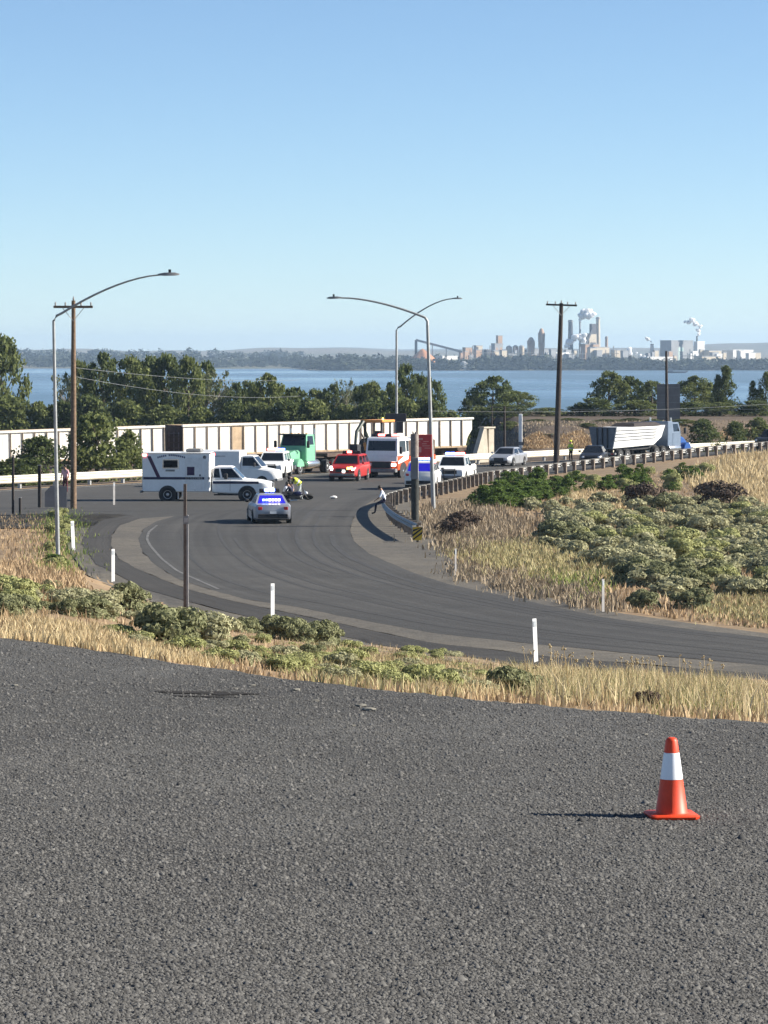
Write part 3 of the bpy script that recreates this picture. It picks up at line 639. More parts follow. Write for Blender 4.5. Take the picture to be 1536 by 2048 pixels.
# ------------------------------------------------------------------ poles, posts and signs
def light_pole(label, base, h, reach, rise, lean=.018, r=.095):
    root = thing('street_light', label, 'street light', base); root.rotation_euler = (0, -lean, 0)
    MB().tube([(0, 0, 0), (0, 0, h * .5), (0, 0, h - .4)], [r * 1.25, r, r * .85], 12).build('pole', GALV, root)
    sg = 1 if reach > 0 else -1; R = abs(reach)
    pts = [(0, 0, h - .42), (0, 0, h - .12), (sg * .12, 0, h + .08)] + [(sg * (0.3 + (R - .9) * t), 0, h + .16 + (rise - .2) * (1 - (1 - t) ** 1.65 * (1 - .0 * t))) for t in np.linspace(0, 1, 10)]
    MB().tube(pts, [r * .85, r * .8, r * .75] + list(np.linspace(r * .7, r * .45, 10)), 10).build('arm', GALV, root)
    xe, ze = pts[-1][0], pts[-1][2]
    hd = MB().loft([[(xe + sg * (o), y * w, ze + z * w) for y, z in ((-.15, -.04), (.15, -.04), (.12, .08), (-.12, .08))] for o, w in ((-.1, .5), (.15, 1), (.55, 1), (.72, .4))]).build('lamp_head', GREYM, root)
    MB().box(xe + sg * .35 - .05, xe + sg * .35 + .05, -.05, .05, ze + .08, ze + .2).build('photocell', BLACKM, hd, 0)
    MB().box(-.2, .2, -.2, .2, -.3, .06).build('foundation', CONC, root, 0)
    return root
light_pole('galvanised street light whose arm crosses in front of the wooden cross-arm pole', at(116, 125), 9.45, 4.75, 1.62, r=.068)
light_pole('galvanised street light beside the red sign with its arm reaching over the ramp', at(867, 171.5), 10.15, -5.15, 1.3, lean=.032)
fl = light_pole('galvanised street light rising behind the fire truck, arm reaching away from the ramp', at(793, 250), 10.65, 4.95, 2.35, lean=.0)
DSB = mat('dark_sign_back', (.05, .045, .05), .7); MB().rbox(-.85, .75, -.2, -.13, zt(843, 250) - fl.location.z, zt(827, 250) - fl.location.z, .02).build('dark_sign_back', DSB, fl, 0); MB().rbox(-.02, .52, -.21, -.125, zt(866, 250) - fl.location.z, zt(843.3, 250) - fl.location.z, .02).build('dark_sign_back', DSB, fl, 0)

INSUL = mat('insulator', (.30, .28, .26), .3, var=.1)
def util_pole(label, base, h, arm, mt, r=.16, lean=0.0, armz=.35, n=3):
    root = thing('utility_pole', label, 'utility pole', base); root.rotation_euler = (0, lean, 0)
    MB().tube([(0, 0, -.3), (0, 0, h * .5), (0, 0, h)], [r * 1.15, r, r * .72], 10).build('pole', mt, root)
    if arm:
        ca = MB().box(-arm, arm, -r - .1, -r + .02, h - armz - .06, h - armz + .07).build('cross_arm', mt, root, 0)
        for x in [(-arm + .1), (-arm * .4), (arm * .4), (arm - .1)][:4]:
            MB().lathe([(.02, 0), (.05, .03), (.035, .09), (.05, .12), (.02, .2)], (x, -r - .04, h - armz + .07), 8).build('insulator', INSUL, ca)
        MB().lathe([(.03, 0), (.06, .05), (.02, .22)], (0, 0, h), 8).build('insulator', INSUL, root)
        for sx in (-1, 1): MB().tube([(sx * arm * .55, -r - .05, h - armz - .04), (0, -r + .02, h - armz - .75)], .018, 5).build('brace', GALVD, root)
    return root
b1 = at(147, 174); util_pole('brown wooden cross-arm pole at the left roadside', b1, zt(601, 174) - b1[2], 1.05, WOOD, .15)
b2 = at(1112, 236); util_pole('dark leaning wooden cross-arm pole standing in the green weeds', b2, zt(606, 236) - b2[2], 1.12, WOODD, .2, lean=.032, armz=.15)
b3 = at(1334, 315); util_pole('dark pole in front of the grey sign back beyond the dump truck', b3, zt(702, 315) - b3[2], 0, WOODD, .15, lean=-.01)
b4 = at(1009, 268); util_pole('short dark post left of the white marker post', b4, zt(812, 268) - b4[2], 0, WOODD, .11)
b5 = at(984, 284); util_pole('thin dark post beside the concrete wing wall', b5, zt(812, 284) - b5[2], 0, WOODD, .07)
# thick post with pale boarded top and red sign
x, y = pix(830, 1054); zb = gzf(x, y); d = y
root = thing('timber_sign_post', 'thick dark timber post with a pale weathered top at the ramp corner', 'post', (x, y, zb))
MB().tube([(0, 0, -.3), (0, 0, zt(955, d) - zb)], [.19, .19], 10).build('lower_post', mat('dark_green_grey_wood', (.035, .037, .034), .85, var=.3, scale=6, bump=.3), root)
MB().tube([(-.02, 0, zt(955, d) - zb), (-.02, 0, zt(868, d) - zb)], [.2, .2], 10).build('upper_post', WOODG, root)
for k, (sx, a) in enumerate(((-.12, .25), (.1, .35), (.02, .2))): MB().tube([(sx * .5, 0, zt(868, d) - zb - .05), (sx, 0, zt(868, d) - zb + a * .5)], [.07, .02], 6).build('splinter', WOODG, root)
pan = MB().rbox(-.16, .16, -.27, -.21, zt(958, d) - zb, zt(915, d) - zb, .03).build('pale_plate', SIGNB, root, 0)
x2, d2 = (849 - CX) / F * 156.5, 156.5
zb2_ = gzf(x2, d2); root = thing('red_sign', 'red upright sign board with pale lettering beside the thick timber post', 'sign', (x2, d2, zb2_))
board = MB().rbox(-.36, .36, -.02, .02, zt(914, d2) - zb2_, zt(869, d2) - zb2_, .015).build('board', SIGNR, root, 0)
PINK = mat('faded_pink_lettering', (.62, .28, .24), .6)
zt9 = zt(869, d2) - zb2_
for (x0_, x1_, z0_, z1_) in ((-.33, -.08, .26, .17), (-.33, -.2, .36, .33), (-.05, .2, .35, .32), (-.33, -.15, .6, .86), (-.12, .1, .46, .43), (-.1, .25, .56, .53), (.0, .28, .67, .64)):
    MB().box(x0_, x1_, -.028, -.022, zt9 - max(z0_, z1_), zt9 - min(z0_, z1_)).build('lettering', PINK, board, 0)
for hz in (.2, .85): MB().box(-.62, .3, .022, .06, zt9 - hz - .04, zt9 - hz + .04).build('bracket', GREYM, root, 0)

def delineator(label, px, py, hpx, mt=None, lean=.0, group='white roadside delineator posts', w=.055):
    x, y = pix(px, py); h = hpx / F * y; z = gzf(x, y); root = thing('delineator_post', label, 'post', (x, y, z), 0, group); root.rotation_euler = (0, lean, .55)
    MB().loft([[(-w, -.012, -.2), (w, -.012, -.2), (w * .8, .02, -.2), (-w * .8, .02, -.2)], [(-w, -.012, h), (w, -.012, h), (w * .8, .02, h), (-w * .8, .02, h)]]).build('blade', mt or WHITE, root, 0)
    MB().box(-w * .7, w * .7, -.019, -.0125, h - .2, h - .06).build('reflector', mat('reflector_grey', (.45, .48, .5), .3), root, 0)
    return root
delineator('white delineator post in the weeds beside the left street light', 147, 1102, 60, lean=-.05, w=.075)
delineator('white delineator post on the verge left of the brown square post', 226, 1165, 67, w=.062)
delineator('white delineator post between the brown square post and the grass bank', 545, 1252, 85, w=.06)
delineator('white delineator post with black dots rising from tall grass on the bank', 1072, 1326, 89, lean=-.05, w=.06)
GREYP = mat('grey_steel_post', (.35, .34, .33), .6, .2, var=.15)
delineator('short grey steel post at the gravel shoulder below the timber post', 911, 1152, 55, GREYP, w=.035, group='grey roadside posts')
delineator('grey steel post in front of the sagebrush at the ramp edge', 1206, 1226, 68, GREYP, w=.045, group='grey roadside posts')
delineator('thin pale post standing in the ambulance shadow', 228, 1011, 46, GREYP, w=.06, group='grey roadside posts')
x, y = pix(1041, 862); b = at(1041, 285)
root = thing('marker_post', 'white marker post on the brown embankment', 'post', b); MB().rbox(-.16, .16, -.08, .08, -.3, zt(828, 285) - b[2], .03).build('post', WHITE, root, 0)
MB().box(-.165, .165, -.085, .085, .2, .5).build('base_band', GREYM, root, 0)
# brown square post with a small box
x, y = pix(373, 1226); z = gzf(x, y); h = 258 / F * y
root = thing('wooden_sign_post', 'brown square post with a small grey box on the near verge', 'post', (x, y, z))
MB().box(-.09, .0, -.06, .06, -.3, h).build('post_plank', mat('brown_post', (.13, .10, .08), .8, var=.3, scale=6), root, 0)
MB().box(.003, .06, -.05, .07, -.3, h - .95).build('post_plank', GREYP, root, 0)
MB().box(-.1, .07, -.075, -.062, h - 1.22, h - .98).build('box', SIGNB, root, 0); MB().box(-.07, .04, -.09, -.0755, h - 1.17, h - 1.03).build('box_lid', GREYP, root, 0)
# left cluster of posts
for (px, py, hp, w, lb) in ((79, 1016, 85, .085, 'dark timber post between the sign back and the rail'), (26, 1030, 116, .06, 'tall thin dark post at the left roadside'), (40, 1030, 34, .06, 'short dark stub post beside the tall thin post')):
    x, y = pix(px, py); z = gzf(x, y); h = hp / F * y; root = thing('timber_post', lb, 'post', (x, y, z))
    MB().rbox(-w, w, -w, w, -.3, h, .02).build('post', WOODD, root, 0); MB().box(-w * 1.1, w * 1.1, -w * 1.1, w * 1.1, h + .002, h + .03).build('cap', GREYP, root, 0)
x, y = at(112, 138)[:2]; z = gzf(x, y); root = thing('road_sign', 'grey metal back of a road sign behind the left street light', 'sign', (x, y, z))
MB().box(-.035, .035, -.05, .02, -.3, zt(972, y) - z).build('post', WOODD, root, 0)
w = 22 / F * y; zc0, zc1 = zt(1014, y) - z, zt(972, y) - z
MB().prism([(-w, zc0), (w, zc0), (w, zc1), (-w + .25, zc1), (-w, zc1 - .25)], -.075, -.055).build('panel', SIGNB, root, 0)
b = at(1337, 322); root = thing('highway_sign', 'tall grey back of a highway sign standing behind the dark pole', 'sign', b)
w = 23 / F * 322; z0, z1 = zt(842, 322) - b[2], zt(768, 322) - b[2]
MB().box(-w, w, 0, .06, z0, z1).build('panel', mat('sign_back_brown_grey', (.15, .145, .145), .7, var=.15, scale=1), root, 0)
for k in range(5): MB().box(-w, w, -.04, -.003, z0 + (z1 - z0) * (k + .5) / 5 - .03, z0 + (z1 - z0) * (k + .5) / 5 + .03).build('stiffener', GREYM, root, 0)
for sx in (-.6, .6): MB().box(w * sx - .07, w * sx + .07, .07, .2, -.4, z1).build('leg', WOODD, root, 0)
# wires
def wire(name, label, p, q, sag, r=.012):
    pts = [tuple(Vector(p).lerp(Vector(q), t) - Vector((0, 0, sag * 4 * t * (1 - t)))) for t in np.linspace(0, 1, 22)]
    tag(MB().tube(pts, r, 5).build(name, mat('grey_cable', (.16, .17, .17), .7), None), label, 'cable', 'overhead cables')
def wp(px, py, d): return ((px - CX) / F * d, d, zt(py, d))
wire('overhead_cable', 'upper pale cable running across the trees from the left wooden pole', wp(148, 735, 174), wp(600, 760, 262), .3, .011)
wire('overhead_cable', 'lower pale cable running across the trees from the left wooden pole', wp(148, 753, 174), wp(600, 792, 262), .5, .011)
wire('overhead_cable', 'upper pale cable crossing the trees behind the leaning dark pole', wp(860, 822, 250), wp(1700, 795, 300), .5, .011)
wire('overhead_cable', 'lower pale cable crossing the trees behind the leaning dark pole', wp(930, 812, 300), wp(1700, 812, 300), .4, .011)
# foreground cone
x, y = pix(1343, 1634); z = gzf(x, y); root = thing('traffic_cone', 'orange traffic cone with a white reflective collar on the parking lot', 'traffic cone', (x, y, z), .12)
base = MB(); rg = []
for h, s in ((.002, .135), (.016, .14), (.024, .132)):
    rg.append([(s * sx * kx, s * sy * ky, h) for sx, sy, pts in ((1, 1, ((1, .8), (.8, 1))), (-1, 1, ((.8, 1), (1, .8))), (-1, -1, ((1, .8), (.8, 1))), (1, -1, ((.8, 1), (1, .8)))) for kx, ky in pts])
base.loft(rg); base.build('base', CONE_O, root)
def cr(h): return .094 - (.094 - .031) * (h / .45)
MB().lathe([(cr(0) + .004, .0245), (cr(.03), .032), (cr(.215), .215)], n=40).build('cone_body', CONE_O, root)
MB().lathe([(cr(.215) - .002, .2155), (cr(.215) + .0005, .217), (cr(.36) + .0005, .363), (cr(.36) - .002, .3645)], n=40).build('reflective_collar', CONE_W, root)
MB().lathe([(cr(.365), .365), (cr(.43), .43), (cr(.44) - .004, .442), (.017, .449), (.005, .449)], n=40).build('tip', CONE_O, root)

# ------------------------------------------------------------------ vehicles (local frame: x forward, y left, z up)
def wheel(root, x, y, r, w=.22, rim=RIM):
    s = 1 if y > 0 else -1
    t = MB().lathe([(r * .55, -w / 2), (r * .93, -w / 2), (r, -w * .3), (r, w * .3), (r * .93, w / 2), (r * .55, w / 2)], (x, y, r), 22, 'y').build('wheel', TYRE, root)
    MB().lathe([(r * .60, s * (w / 2 - .03)), (r * .58, s * (w / 2 + .006)), (r * .3, s * (w / 2 - .03)), (r * .16, s * (w / 2 + .012)), (.01, s * (w / 2 + .012))], (x, y, r), 18, 'y').build('rim', rim, t)
    return t
def body_loft(st, c=.07):
    """stations (x, z bottom, z top, half width) -> chamfered shell"""
    R = []
    for x, zb, zt_, hw in st:
        R.append([(x, -hw + c, zb), (x, hw - c, zb), (x, hw, zb + c), (x, hw, zt_ - c * 1.6), (x, hw - c * 1.3, zt_), (x, -hw + c * 1.3, zt_), (x, -hw, zt_ - c * 1.6), (x, -hw, zb + c)])
    return MB().loft(R)
def pane(a, b, c, d, iu=.06, iv=.08, off=.008):
    """inset pane on the quad a b c d (bottom-left, bottom-right, top-right, top-left), standing proud"""
    a, b, c, d = map(Vector, (a, b, c, d)); n = (b - a).cross(d - a).normalized()
    f = lambda u, v: (a * (1 - u) + b * u) * (1 - v) + (d * (1 - u) + c * u) * v
    q = [f(iu, iv), f(1 - iu, iv), f(1 - iu, 1 - iv), f(iu, 1 - iv)]
    return MB().loft([[p - n * .01 for p in q], [p + n * off for p in q]])
def greenhouse(root, bx0, bx1, z0, hw0, tx0, tx1, z1, hw1, paint, splits=(.5,), glass=GLASS, rear=True, rearm=None):
    hwm, zm = hw1, z1
    rings = [[(bx0, -hw0, z0), (bx1, -hw0, z0), (bx1, hw0, z0), (bx0, hw0, z0)], [(tx0, -hw1, z1), (tx1, -hw1, z1), (tx1, hw1, z1), (tx0, hw1, z1)],
             [(tx0 + .12, -hw1 + .1, z1 + .05), (tx1 - .12, -hw1 + .1, z1 + .05), (tx1 - .12, hw1 - .1, z1 + .05), (tx0 + .12, hw1 - .1, z1 + .05)]]
    cab = MB().loft(rings).build('cabin', paint, root, 25)
    pane((bx1, -hw0, z0), (bx1, hw0, z0), (tx1, hw1, z1), (tx1, -hw1, z1), .06, .06).build('windshield', glass, cab, 0)
    if rear: pane((bx0, hw0, z0), (bx0, -hw0, z0), (tx0, -hw1, z1), (tx0, hw1, z1), .07, .1).build('rear_window', rearm or glass, cab, 0)
    cuts = [0, *splits, 1]
    for s in (-1, 1):
        for u0, u1 in zip(cuts, cuts[1:]):
            B = lambda u: (bx0 + (bx1 - bx0) * u, s * hw0, z0); T = lambda u: (tx0 + (tx1 - tx0) * u, s * hw1, z1)
            q = (B(u0), B(u1), T(u1), T(u0)) if s < 0 else (B(u1), B(u0), T(u0), T(u1))
            pane(*q, .08, .12).build('side_window', glass, cab, 0)
    return cab
def lightbar(root, x, z, hw, on=('b', 'r'), wide=.28):
    lb = MB().rbox(x - wide / 2, x + wide / 2, -hw, hw, z, z + .05, .015).build('light_bar', BLACKM, root, 0)
    n = len(on)
    for i, c in enumerate(on):
        y0, y1 = -hw + 2 * hw * i / n, -hw + 2 * hw * (i + 1) / n
        MB().rbox(x - wide / 2 + .01, x + wide / 2 - .01, y0 + .015, y1 - .015, z + .052, z + .2, .025).build('beacon', {'b': EM_B, 'r': EM_R, 'w': EM_W, 'o': BLACKM}[c], lb, 0)
    return lb
def arches(root, xs, hw, r):
    for x in xs:
        for s in (-1, 1): MB().lathe([(r * 1.17, -.02), (r * 1.17, .006), (.05, .006)], (x, s * hw, r), 24, 'y').build('wheel_arch', BLACKM, root)
def car(label, cat, loc, hd, style, paint, name='parked_car', bar=None, group=None, police=False, grille_lights=None, rear_glow=False, stripes=None, L=None):
    root = thing(name, label, cat, loc, head(*hd), group)
    if style == 'sedan':
        st = [(-2.45, .42, .80, .72), (-2.38, .30, .98, .85), (-1.7, .22, 1.02, .91), (-.5, .2, .96, .93), (.95, .2, .97, .93), (1.6, .22, .92, .91), (2.25, .28, .80, .84), (2.43, .38, .68, .70)]
        gh = (-1.75, 1.15, .955, .82, -1.0, .35, 1.42, .60); sp = (.46,); xs, r, hw = (-1.42, 1.48), .34, .93; fz_, rz_, zr = .66, .82, 1.47
    elif style == 'suv':
        st = [(-2.5, .5, 1.05, .88), (-2.44, .36, 1.16, .96), (-1, .3, 1.18, .99), (.9, .3, 1.16, .99), (1.6, .3, 1.12, .97), (2.3, .36, 1.04, .93), (2.5, .46, .88, .82)]
        gh = (-2.42, 1.25, 1.15, .92, -2.15, .55, 1.74, .74); sp = (.3, .62); xs, r, hw = (-1.45, 1.55), .40, .98; fz_, rz_, zr = .86, 1.0, 1.79
    else:
        st = [(-2.9, .6, 1.05, .92), (-2.86, .5, 1.22, .98), (-1, .4, 1.24, 1.0), (1.0, .38, 1.22, 1.0), (1.7, .38, 1.2, .98), (2.55, .42, 1.12, .95), (2.75, .5, .98, .86)]
        gh = (-.85, 1.55, 1.2, .93, -.65, .95, 1.80, .76); sp = (.45,); xs, r, hw = (-1.8, 1.85), .42, .99; fz_, rz_, zr = .92, 1.0, 1.85
    b = body_loft(st).build('body', paint, root, 35)
    greenhouse(root, *gh, paint, sp, rearm=EM_V if rear_glow else None)
    arches(b, xs, hw - .008, r)
    for x in xs:
        for s in (-1, 1): wheel(root, x, s * (hw - .085), r)
    xf, xr, fw = st[-1][0], st[0][0], st[-1][3]
    for s in (-1, 1):
        MB().rbox(xf - .16, xf + .015, s * fw * .98 - (.17 if s > 0 else .0), s * fw * .98 + (.17 if s < 0 else 0), fz_ - .08, fz_ + .07, .02).build('headlight', EM_W if grille_lights else HEADL, b, 0)
        MB().rbox(xr - .012, xr + .1, s * st[0][3] - (.2 if s > 0 else .0), s * st[0][3] + (.2 if s < 0 else 0), rz_ - .1, rz_ + .06, .02).build('taillight', TAILR, b, 0)
        MB().rbox(gh[1] - .42, gh[1] - .26, s * (gh[3] + .2) - .09, s * (gh[3] + .2) + .09, gh[2] + .02, gh[2] + .16, .03).build('mirror', paint if not police else BLACKM, root, 0)
        for q in (-.1, .95): MB().box(q, q + .015, s * (hw + .001) - .003, s * (hw + .001) + .003, st[2][1] + .12, gh[2] - .06).build('door_seam', BLACKM, b, 0)
    MB().rbox(xf - .02, xf + .02, -fw * .55, fw * .55, fz_ - .2, fz_ + .05, .01).build('grille', BLACKM, b, 0)
    MB().rbox(xf - .15, xf + .05, -fw, fw, st[-1][1] - .06, st[-1][1] + .12, .03).build('front_bumper', BLACKM if style == 'sedan' else GREYM, b, 0)
    MB().rbox(xr - .06, xr + .15, -st[0][3], st[0][3], st[0][1] - .08, st[0][1] + .12, .03).build('rear_bumper', BLACKM, b, 0)
    MB().box(xr - .075, xr - .063, -.16, .16, st[0][1] + .13, st[0][1] + .25).build('number_plate', WHITE, b, 0)
    if style == 'pickup':
        MB().box(-2.8, -.9, -.85, .85, 1.235, 1.25).build('bed_cover', BLACKM, b, 0)
    if bar: lightbar(root, (gh[4] + gh[5]) / 2, gh[6] + .055, gh[7] * .85, bar)
    if police:
        for s in (-1, 1): MB().tube([(xf + .12, s * .35, .4), (xf + .12, s * .35, fz_ + .14)], .03, 6).build('push_bar', BLACKM, b)
        MB().tube([(xf + .12, -.42, fz_ + .1), (xf + .12, .42, fz_ + .1)], .03, 6).build('push_bar', BLACKM, b)
    if grille_lights:
        for y, z, mt in grille_lights: MB().rbox(xf + .02, xf + .06, y - .09, y + .09, z - .08, z + .08, .02).build('flashing_lamp', mt, b, 0)
    if stripes:
        for poly, mt in stripes:
            for s in (-1, 1): MB().prism(poly, s * (hw + .001), s * (hw + .008)).build('stripe', mt, b, 0)
    return root
# white silver patrol sedan seen from behind
pc = car('silver white patrol sedan with blue lit rear window stopped on the ramp', 'police car', at(538, 158.6), (-.115, .993), 'sedan', mat('patrol_silver_paint', (.33, .34, .37), .3, .3, var=.05), 'police_sedan', bar=('o', 'b', 'b', 'o'), police=True, rear_glow=True, stripes=[([(-1.2, .6), (1.2, .62), (1.2, .68), (-1.2, .66)], NAVY)])
for i in range(6):
    u = -.42 + i * .15; MB().box(-1.535 + .012 * (i % 2), -1.50, u, u + .11, 1.135, 1.225).build('rear_flasher', EM_W if i < 4 else EM_B, pc, 0)
car('white police truck nosing out between the ambulance and the green truck', 'police car', at(549, 226), (-.10, -.995), 'suv', WHITE, 'police_truck', bar=('r', 'r', 'b', 'b'), police=True, stripes=[([(-1.4, .75), (1.0, .8), (1.0, .86), (-1.4, .84)], NAVY)])
car('red fire command truck with flashing amber and white front lamps', 'fire truck', at(699, 219), (-.185, -.983), 'suv', REDP, 'command_truck', bar=('o', 'r', 'o', 'o'), grille_lights=[(.62, .95, EM_A), (.42, .92, EM_A), (.1, .72, EM_W), (-.75, .98, EM_W)])
car('white patrol truck seen from behind, blue roof lights flashing, by the timber post', 'police car', at(847, 203.5), (.10, .995), 'suv', WHITE2, 'police_truck', bar=('b', 'b', 'b', 'b'), police=True, rear_glow=True, stripes=[([(-1.4, .75), (1.0, .8), (1.0, .86), (-1.4, .84)], NAVY)])
car('white police pickup with red and blue roof lights beside the near guardrail', 'police car', at(911, 213.5), (-.165, -.986), 'pickup', WHITE, 'police_pickup', bar=('b', 'b', 'r', 'r'), police=True, stripes=[([(-.2, .55), (0, .55), (.75, 1.12), (.6, 1.12)], BLACKP), ([(-2.7, .8), (-1.1, .8), (-1.1, .86), (-2.7, .86)], BLACKP)])
car('silver sedan parked past the police pickup on the highway', 'car', at(1016, 252), (-.33, -.944), 'sedan', SILVER, 'parked_car')
car('dark car stopped behind the rear of the dump truck', 'car', at(1188, 249), (-.16, -.987), 'sedan', BLACKP, 'parked_car')
car('black car driving in past the far end of the near guardrail', 'car', at(1550, 284), (-.5, -.866), 'suv', BLACKP, 'moving_car')

# ambulance
def ambulance():
    root = thing('ambulance', 'white box ambulance with navy stripes standing across the junction', 'ambulance', at(421, 185), head(.998, -.06))
    W = 1.17
    bx = MB().rbox(-3.75, .12, -W, W, .55, 2.78, .06).build('box_body', WHITE, root, 30)
    cab = body_loft([(.2, .5, 1.3, .97), (1.4, .45, 1.3, 1.0), (2.0, .45, 1.28, 1.0), (2.9, .5, 1.2, .98), (3.42, .58, 1.1, .92), (3.55, .62, .95, .82)]).build('cab_body', WHITE, root, 35)
    greenhouse(root, .22, 1.95, 1.28, .94, .3, 1.3, 1.95, .78, WHITE, (.28,), rear=False)
    for x, r in ((-2.3, .41), (2.2, .41)):
        MB().lathe([(r * 1.25, -.03), (r * 1.25, .012), (.05, .012)], (x, -W if x < 0 else -1.0, r), 24, 'y').build('wheel_arch', BLACKM, bx if x < 0 else cab)
        MB().lathe([(r * 1.25, -.012), (r * 1.25, .03), (.05, .03)], (x, W if x < 0 else 1.0, r), 24, 'y').build('wheel_arch', BLACKM, bx if x < 0 else cab)
        for s in (-1, 1): wheel(root, x, s * ((W if x < 0 else 1.0) - .08), r, .25)
    for s in (-1, 1):
        y0, y1 = sorted((s * (W + .001), s * (W + .012)))
        MB().box(-3.7, .1, y0, y1, 1.26, 1.40).build('navy_stripe', NAVY, bx, 0)
        c0, c1 = sorted((s * 1.0, s * 1.012))
        MB().box(.25, 2.85, c0, c1, 1.02, 1.15).build('navy_stripe', NAVY, cab, 0)
        MB().prism([(-3.48, 2.58), (-3.27, 2.58), (-2.72, 1.402), (-2.93, 1.402)], y0, y1).build('slanting_stripe', mat('dark_plum_vinyl', (.05, .012, .05), .4), bx, 0)
        fr = MB().rbox(-2.6, -1.66, y0, y1 + (.004 if s > 0 else 0) if s > 0 else y1, 1.86, 2.42, .03).build('window_frame', CHROME, bx, 0)
        yy0, yy1 = sorted((s * (W + .013), s * (W + .02)))
        MB().box(-2.54, -1.74, yy0, yy1, 1.93, 2.35).build('window', mat('black_tinted_pane', (.006, .006, .008), .5, spec=.08), fr, 0)
        MB().box(-2.42, -1.9, yy0, yy1, 1.72, 1.82).build('window_sill', GREYM, bx, 0)
        dr = MB().rbox(-1.32, -.32, y0, y1, .68, 2.5, .03).build('side_door', WHITE2, bx, 0)
        MB().rbox(-1.2, -.78, yy0, yy1, 1.5, 1.98, .03).build('door_window', mat('navy_tinted_glass', (.01, .012, .07), .15), dr, 0)
        MB().box(-.5, -.42, yy0, yy1, 1.45, 1.55).build('handle', BLACKM, dr, 0)
        MB().rbox(-.22, .02, y0, y1, .7, 2.3, .03).build('compartment_door', WHITE2, bx, 0)
        n = 15                                                        # arched lettering above the window, too small to read
        for i in range(n):
            t = i / (n - 1); x = -2.85 + 1.5 * t; z = 2.46 + .13 * math.sin(math.pi * t)
            if i not in (5,): MB().box(x - .036, x + .036, y0, y1, z, z + .1).build('arched_lettering', mat('blue_grey_vinyl', (.07, .085, .16), .5), bx, 0)
        MB().lathe([(.1, 0), (.1, .02), (.01, .02)], (-.2, s * W, 2.52), 12, 'y').build('scene_light', BLACKM, bx)
        MB().rbox(-3.74, -3.5, min(s * (W - .05), s * (W + .03)), max(s * (W - .05), s * (W + .03)), 2.56, 2.74, .03).build('beacon', EM_R, bx, 0)
        MB().rbox(.9, 1.1, s * 1.12 - .1, s * 1.12 + .1, 1.3, 1.6, .03).build('mirror', BLACKM, root, 0)
        MB().rbox(3.4, 3.56, s * .62 - .17, s * .62 + .17, .88, 1.04, .02).build('headlight', HEADL, cab, 0)
        MB().box(1.22, 1.235, c0, c1, .6, 1.25).build('door_seam', BLACKM, cab, 0)
        MB().rbox(.3, 1.9, min(s * .9, s * 1.05), max(s * .9, s * 1.05), .36, .44, .02).build('running_board', BLACKM, cab, 0)
        MB().box(-1.75, -1.72, s * (W - .3) - .2, s * (W - .3) + .2, .15, .55).build('mud_flap', WHITE, bx, 0)
        MB().lathe([(.13, 0), (.13, .02), (.02, .02)], (-.75, s * W, .78), 14, 'y').build('fuel_filler', BLACKM, bx)
    MB().rbox(-1.35, -.45, -.55, .55, 2.785, 2.98, .06).build('roof_unit', GREYM, bx, 0)
    MB().box(-3.8, .15, -W - .03, W + .03, 2.72, 2.765).build('roof_trim', CHROME, bx, 0)
    MB().rbox(-3.9, -3.76, -1.1, 1.1, .5, .62, .02).build('rear_step', GREYM, bx, 0)
    MB().box(-3.79, -3.751, -.9, .9, .7, 2.5).build('rear_door', NAVY, bx, 0)
    MB().rbox(3.5, 3.62, -.9, .9, .5, .72, .03).build('front_bumper', CHROME, cab, 0); MB().rbox(3.52, 3.575, -.45, .45, .78, 1.05, .02).build('grille', BLACKM, cab, 0)
    for i, y in enumerate((-.7, -.25, .25, .7)): MB().rbox(.02, .16, y - .13, y + .13, 2.56, 2.72, .03).build('front_beacon', EM_R if i in (0, 3) else HEADL, bx, 0)
ambulance()
# white service van behind the ambulance
def box_van():
    root = thing('service_van', 'plain white box van parked behind the ambulance', 'van', at(476, 207), head(.985, -.17)); W = .98
    bx = MB().rbox(-2.35, .35, -W, W, .5, 2.35, .06).build('box_body', WHITE, root, 30)
    cb = body_loft([(.36, .45, 1.35, .93), (1.2, .42, 1.3, .95), (1.9, .42, 1.22, .94), (2.55, .48, 1.1, .9), (2.7, .55, .9, .8)]).build('cab_body', WHITE, root, 35)
    greenhouse(root, .37, 1.75, 1.3, .9, .42, 1.15, 2.0, .78, WHITE, (.0001,), rear=False)
    for x in (-1.5, 1.75):
        for s in (-1, 1): wheel(root, x, s * .88, .38)
    for s in (-1, 1):
        y0, y1 = sorted((s * (W + .001), s * (W + .008)))
        MB().box(-1.7, -.6, y0, y1, 1.95, 2.03).build('lettering_strip', mat('faint_grey_print', (.5, .5, .5), .5), bx, 0)
        MB().rbox(2.58, 2.72, s * .6 - .14, s * .6 + .14, .82, .98, .02).build('headlight', HEADL, cb, 0)
        MB().rbox(1.2, 1.35, s * 1.05 - .09, s * 1.05 + .09, 1.35, 1.6, .03).build('mirror', BLACKM, root, 0)
    MB().rbox(2.6, 2.76, -.85, .85, .42, .6, .03).build('front_bumper', GREYM, cb, 0)
box_van()
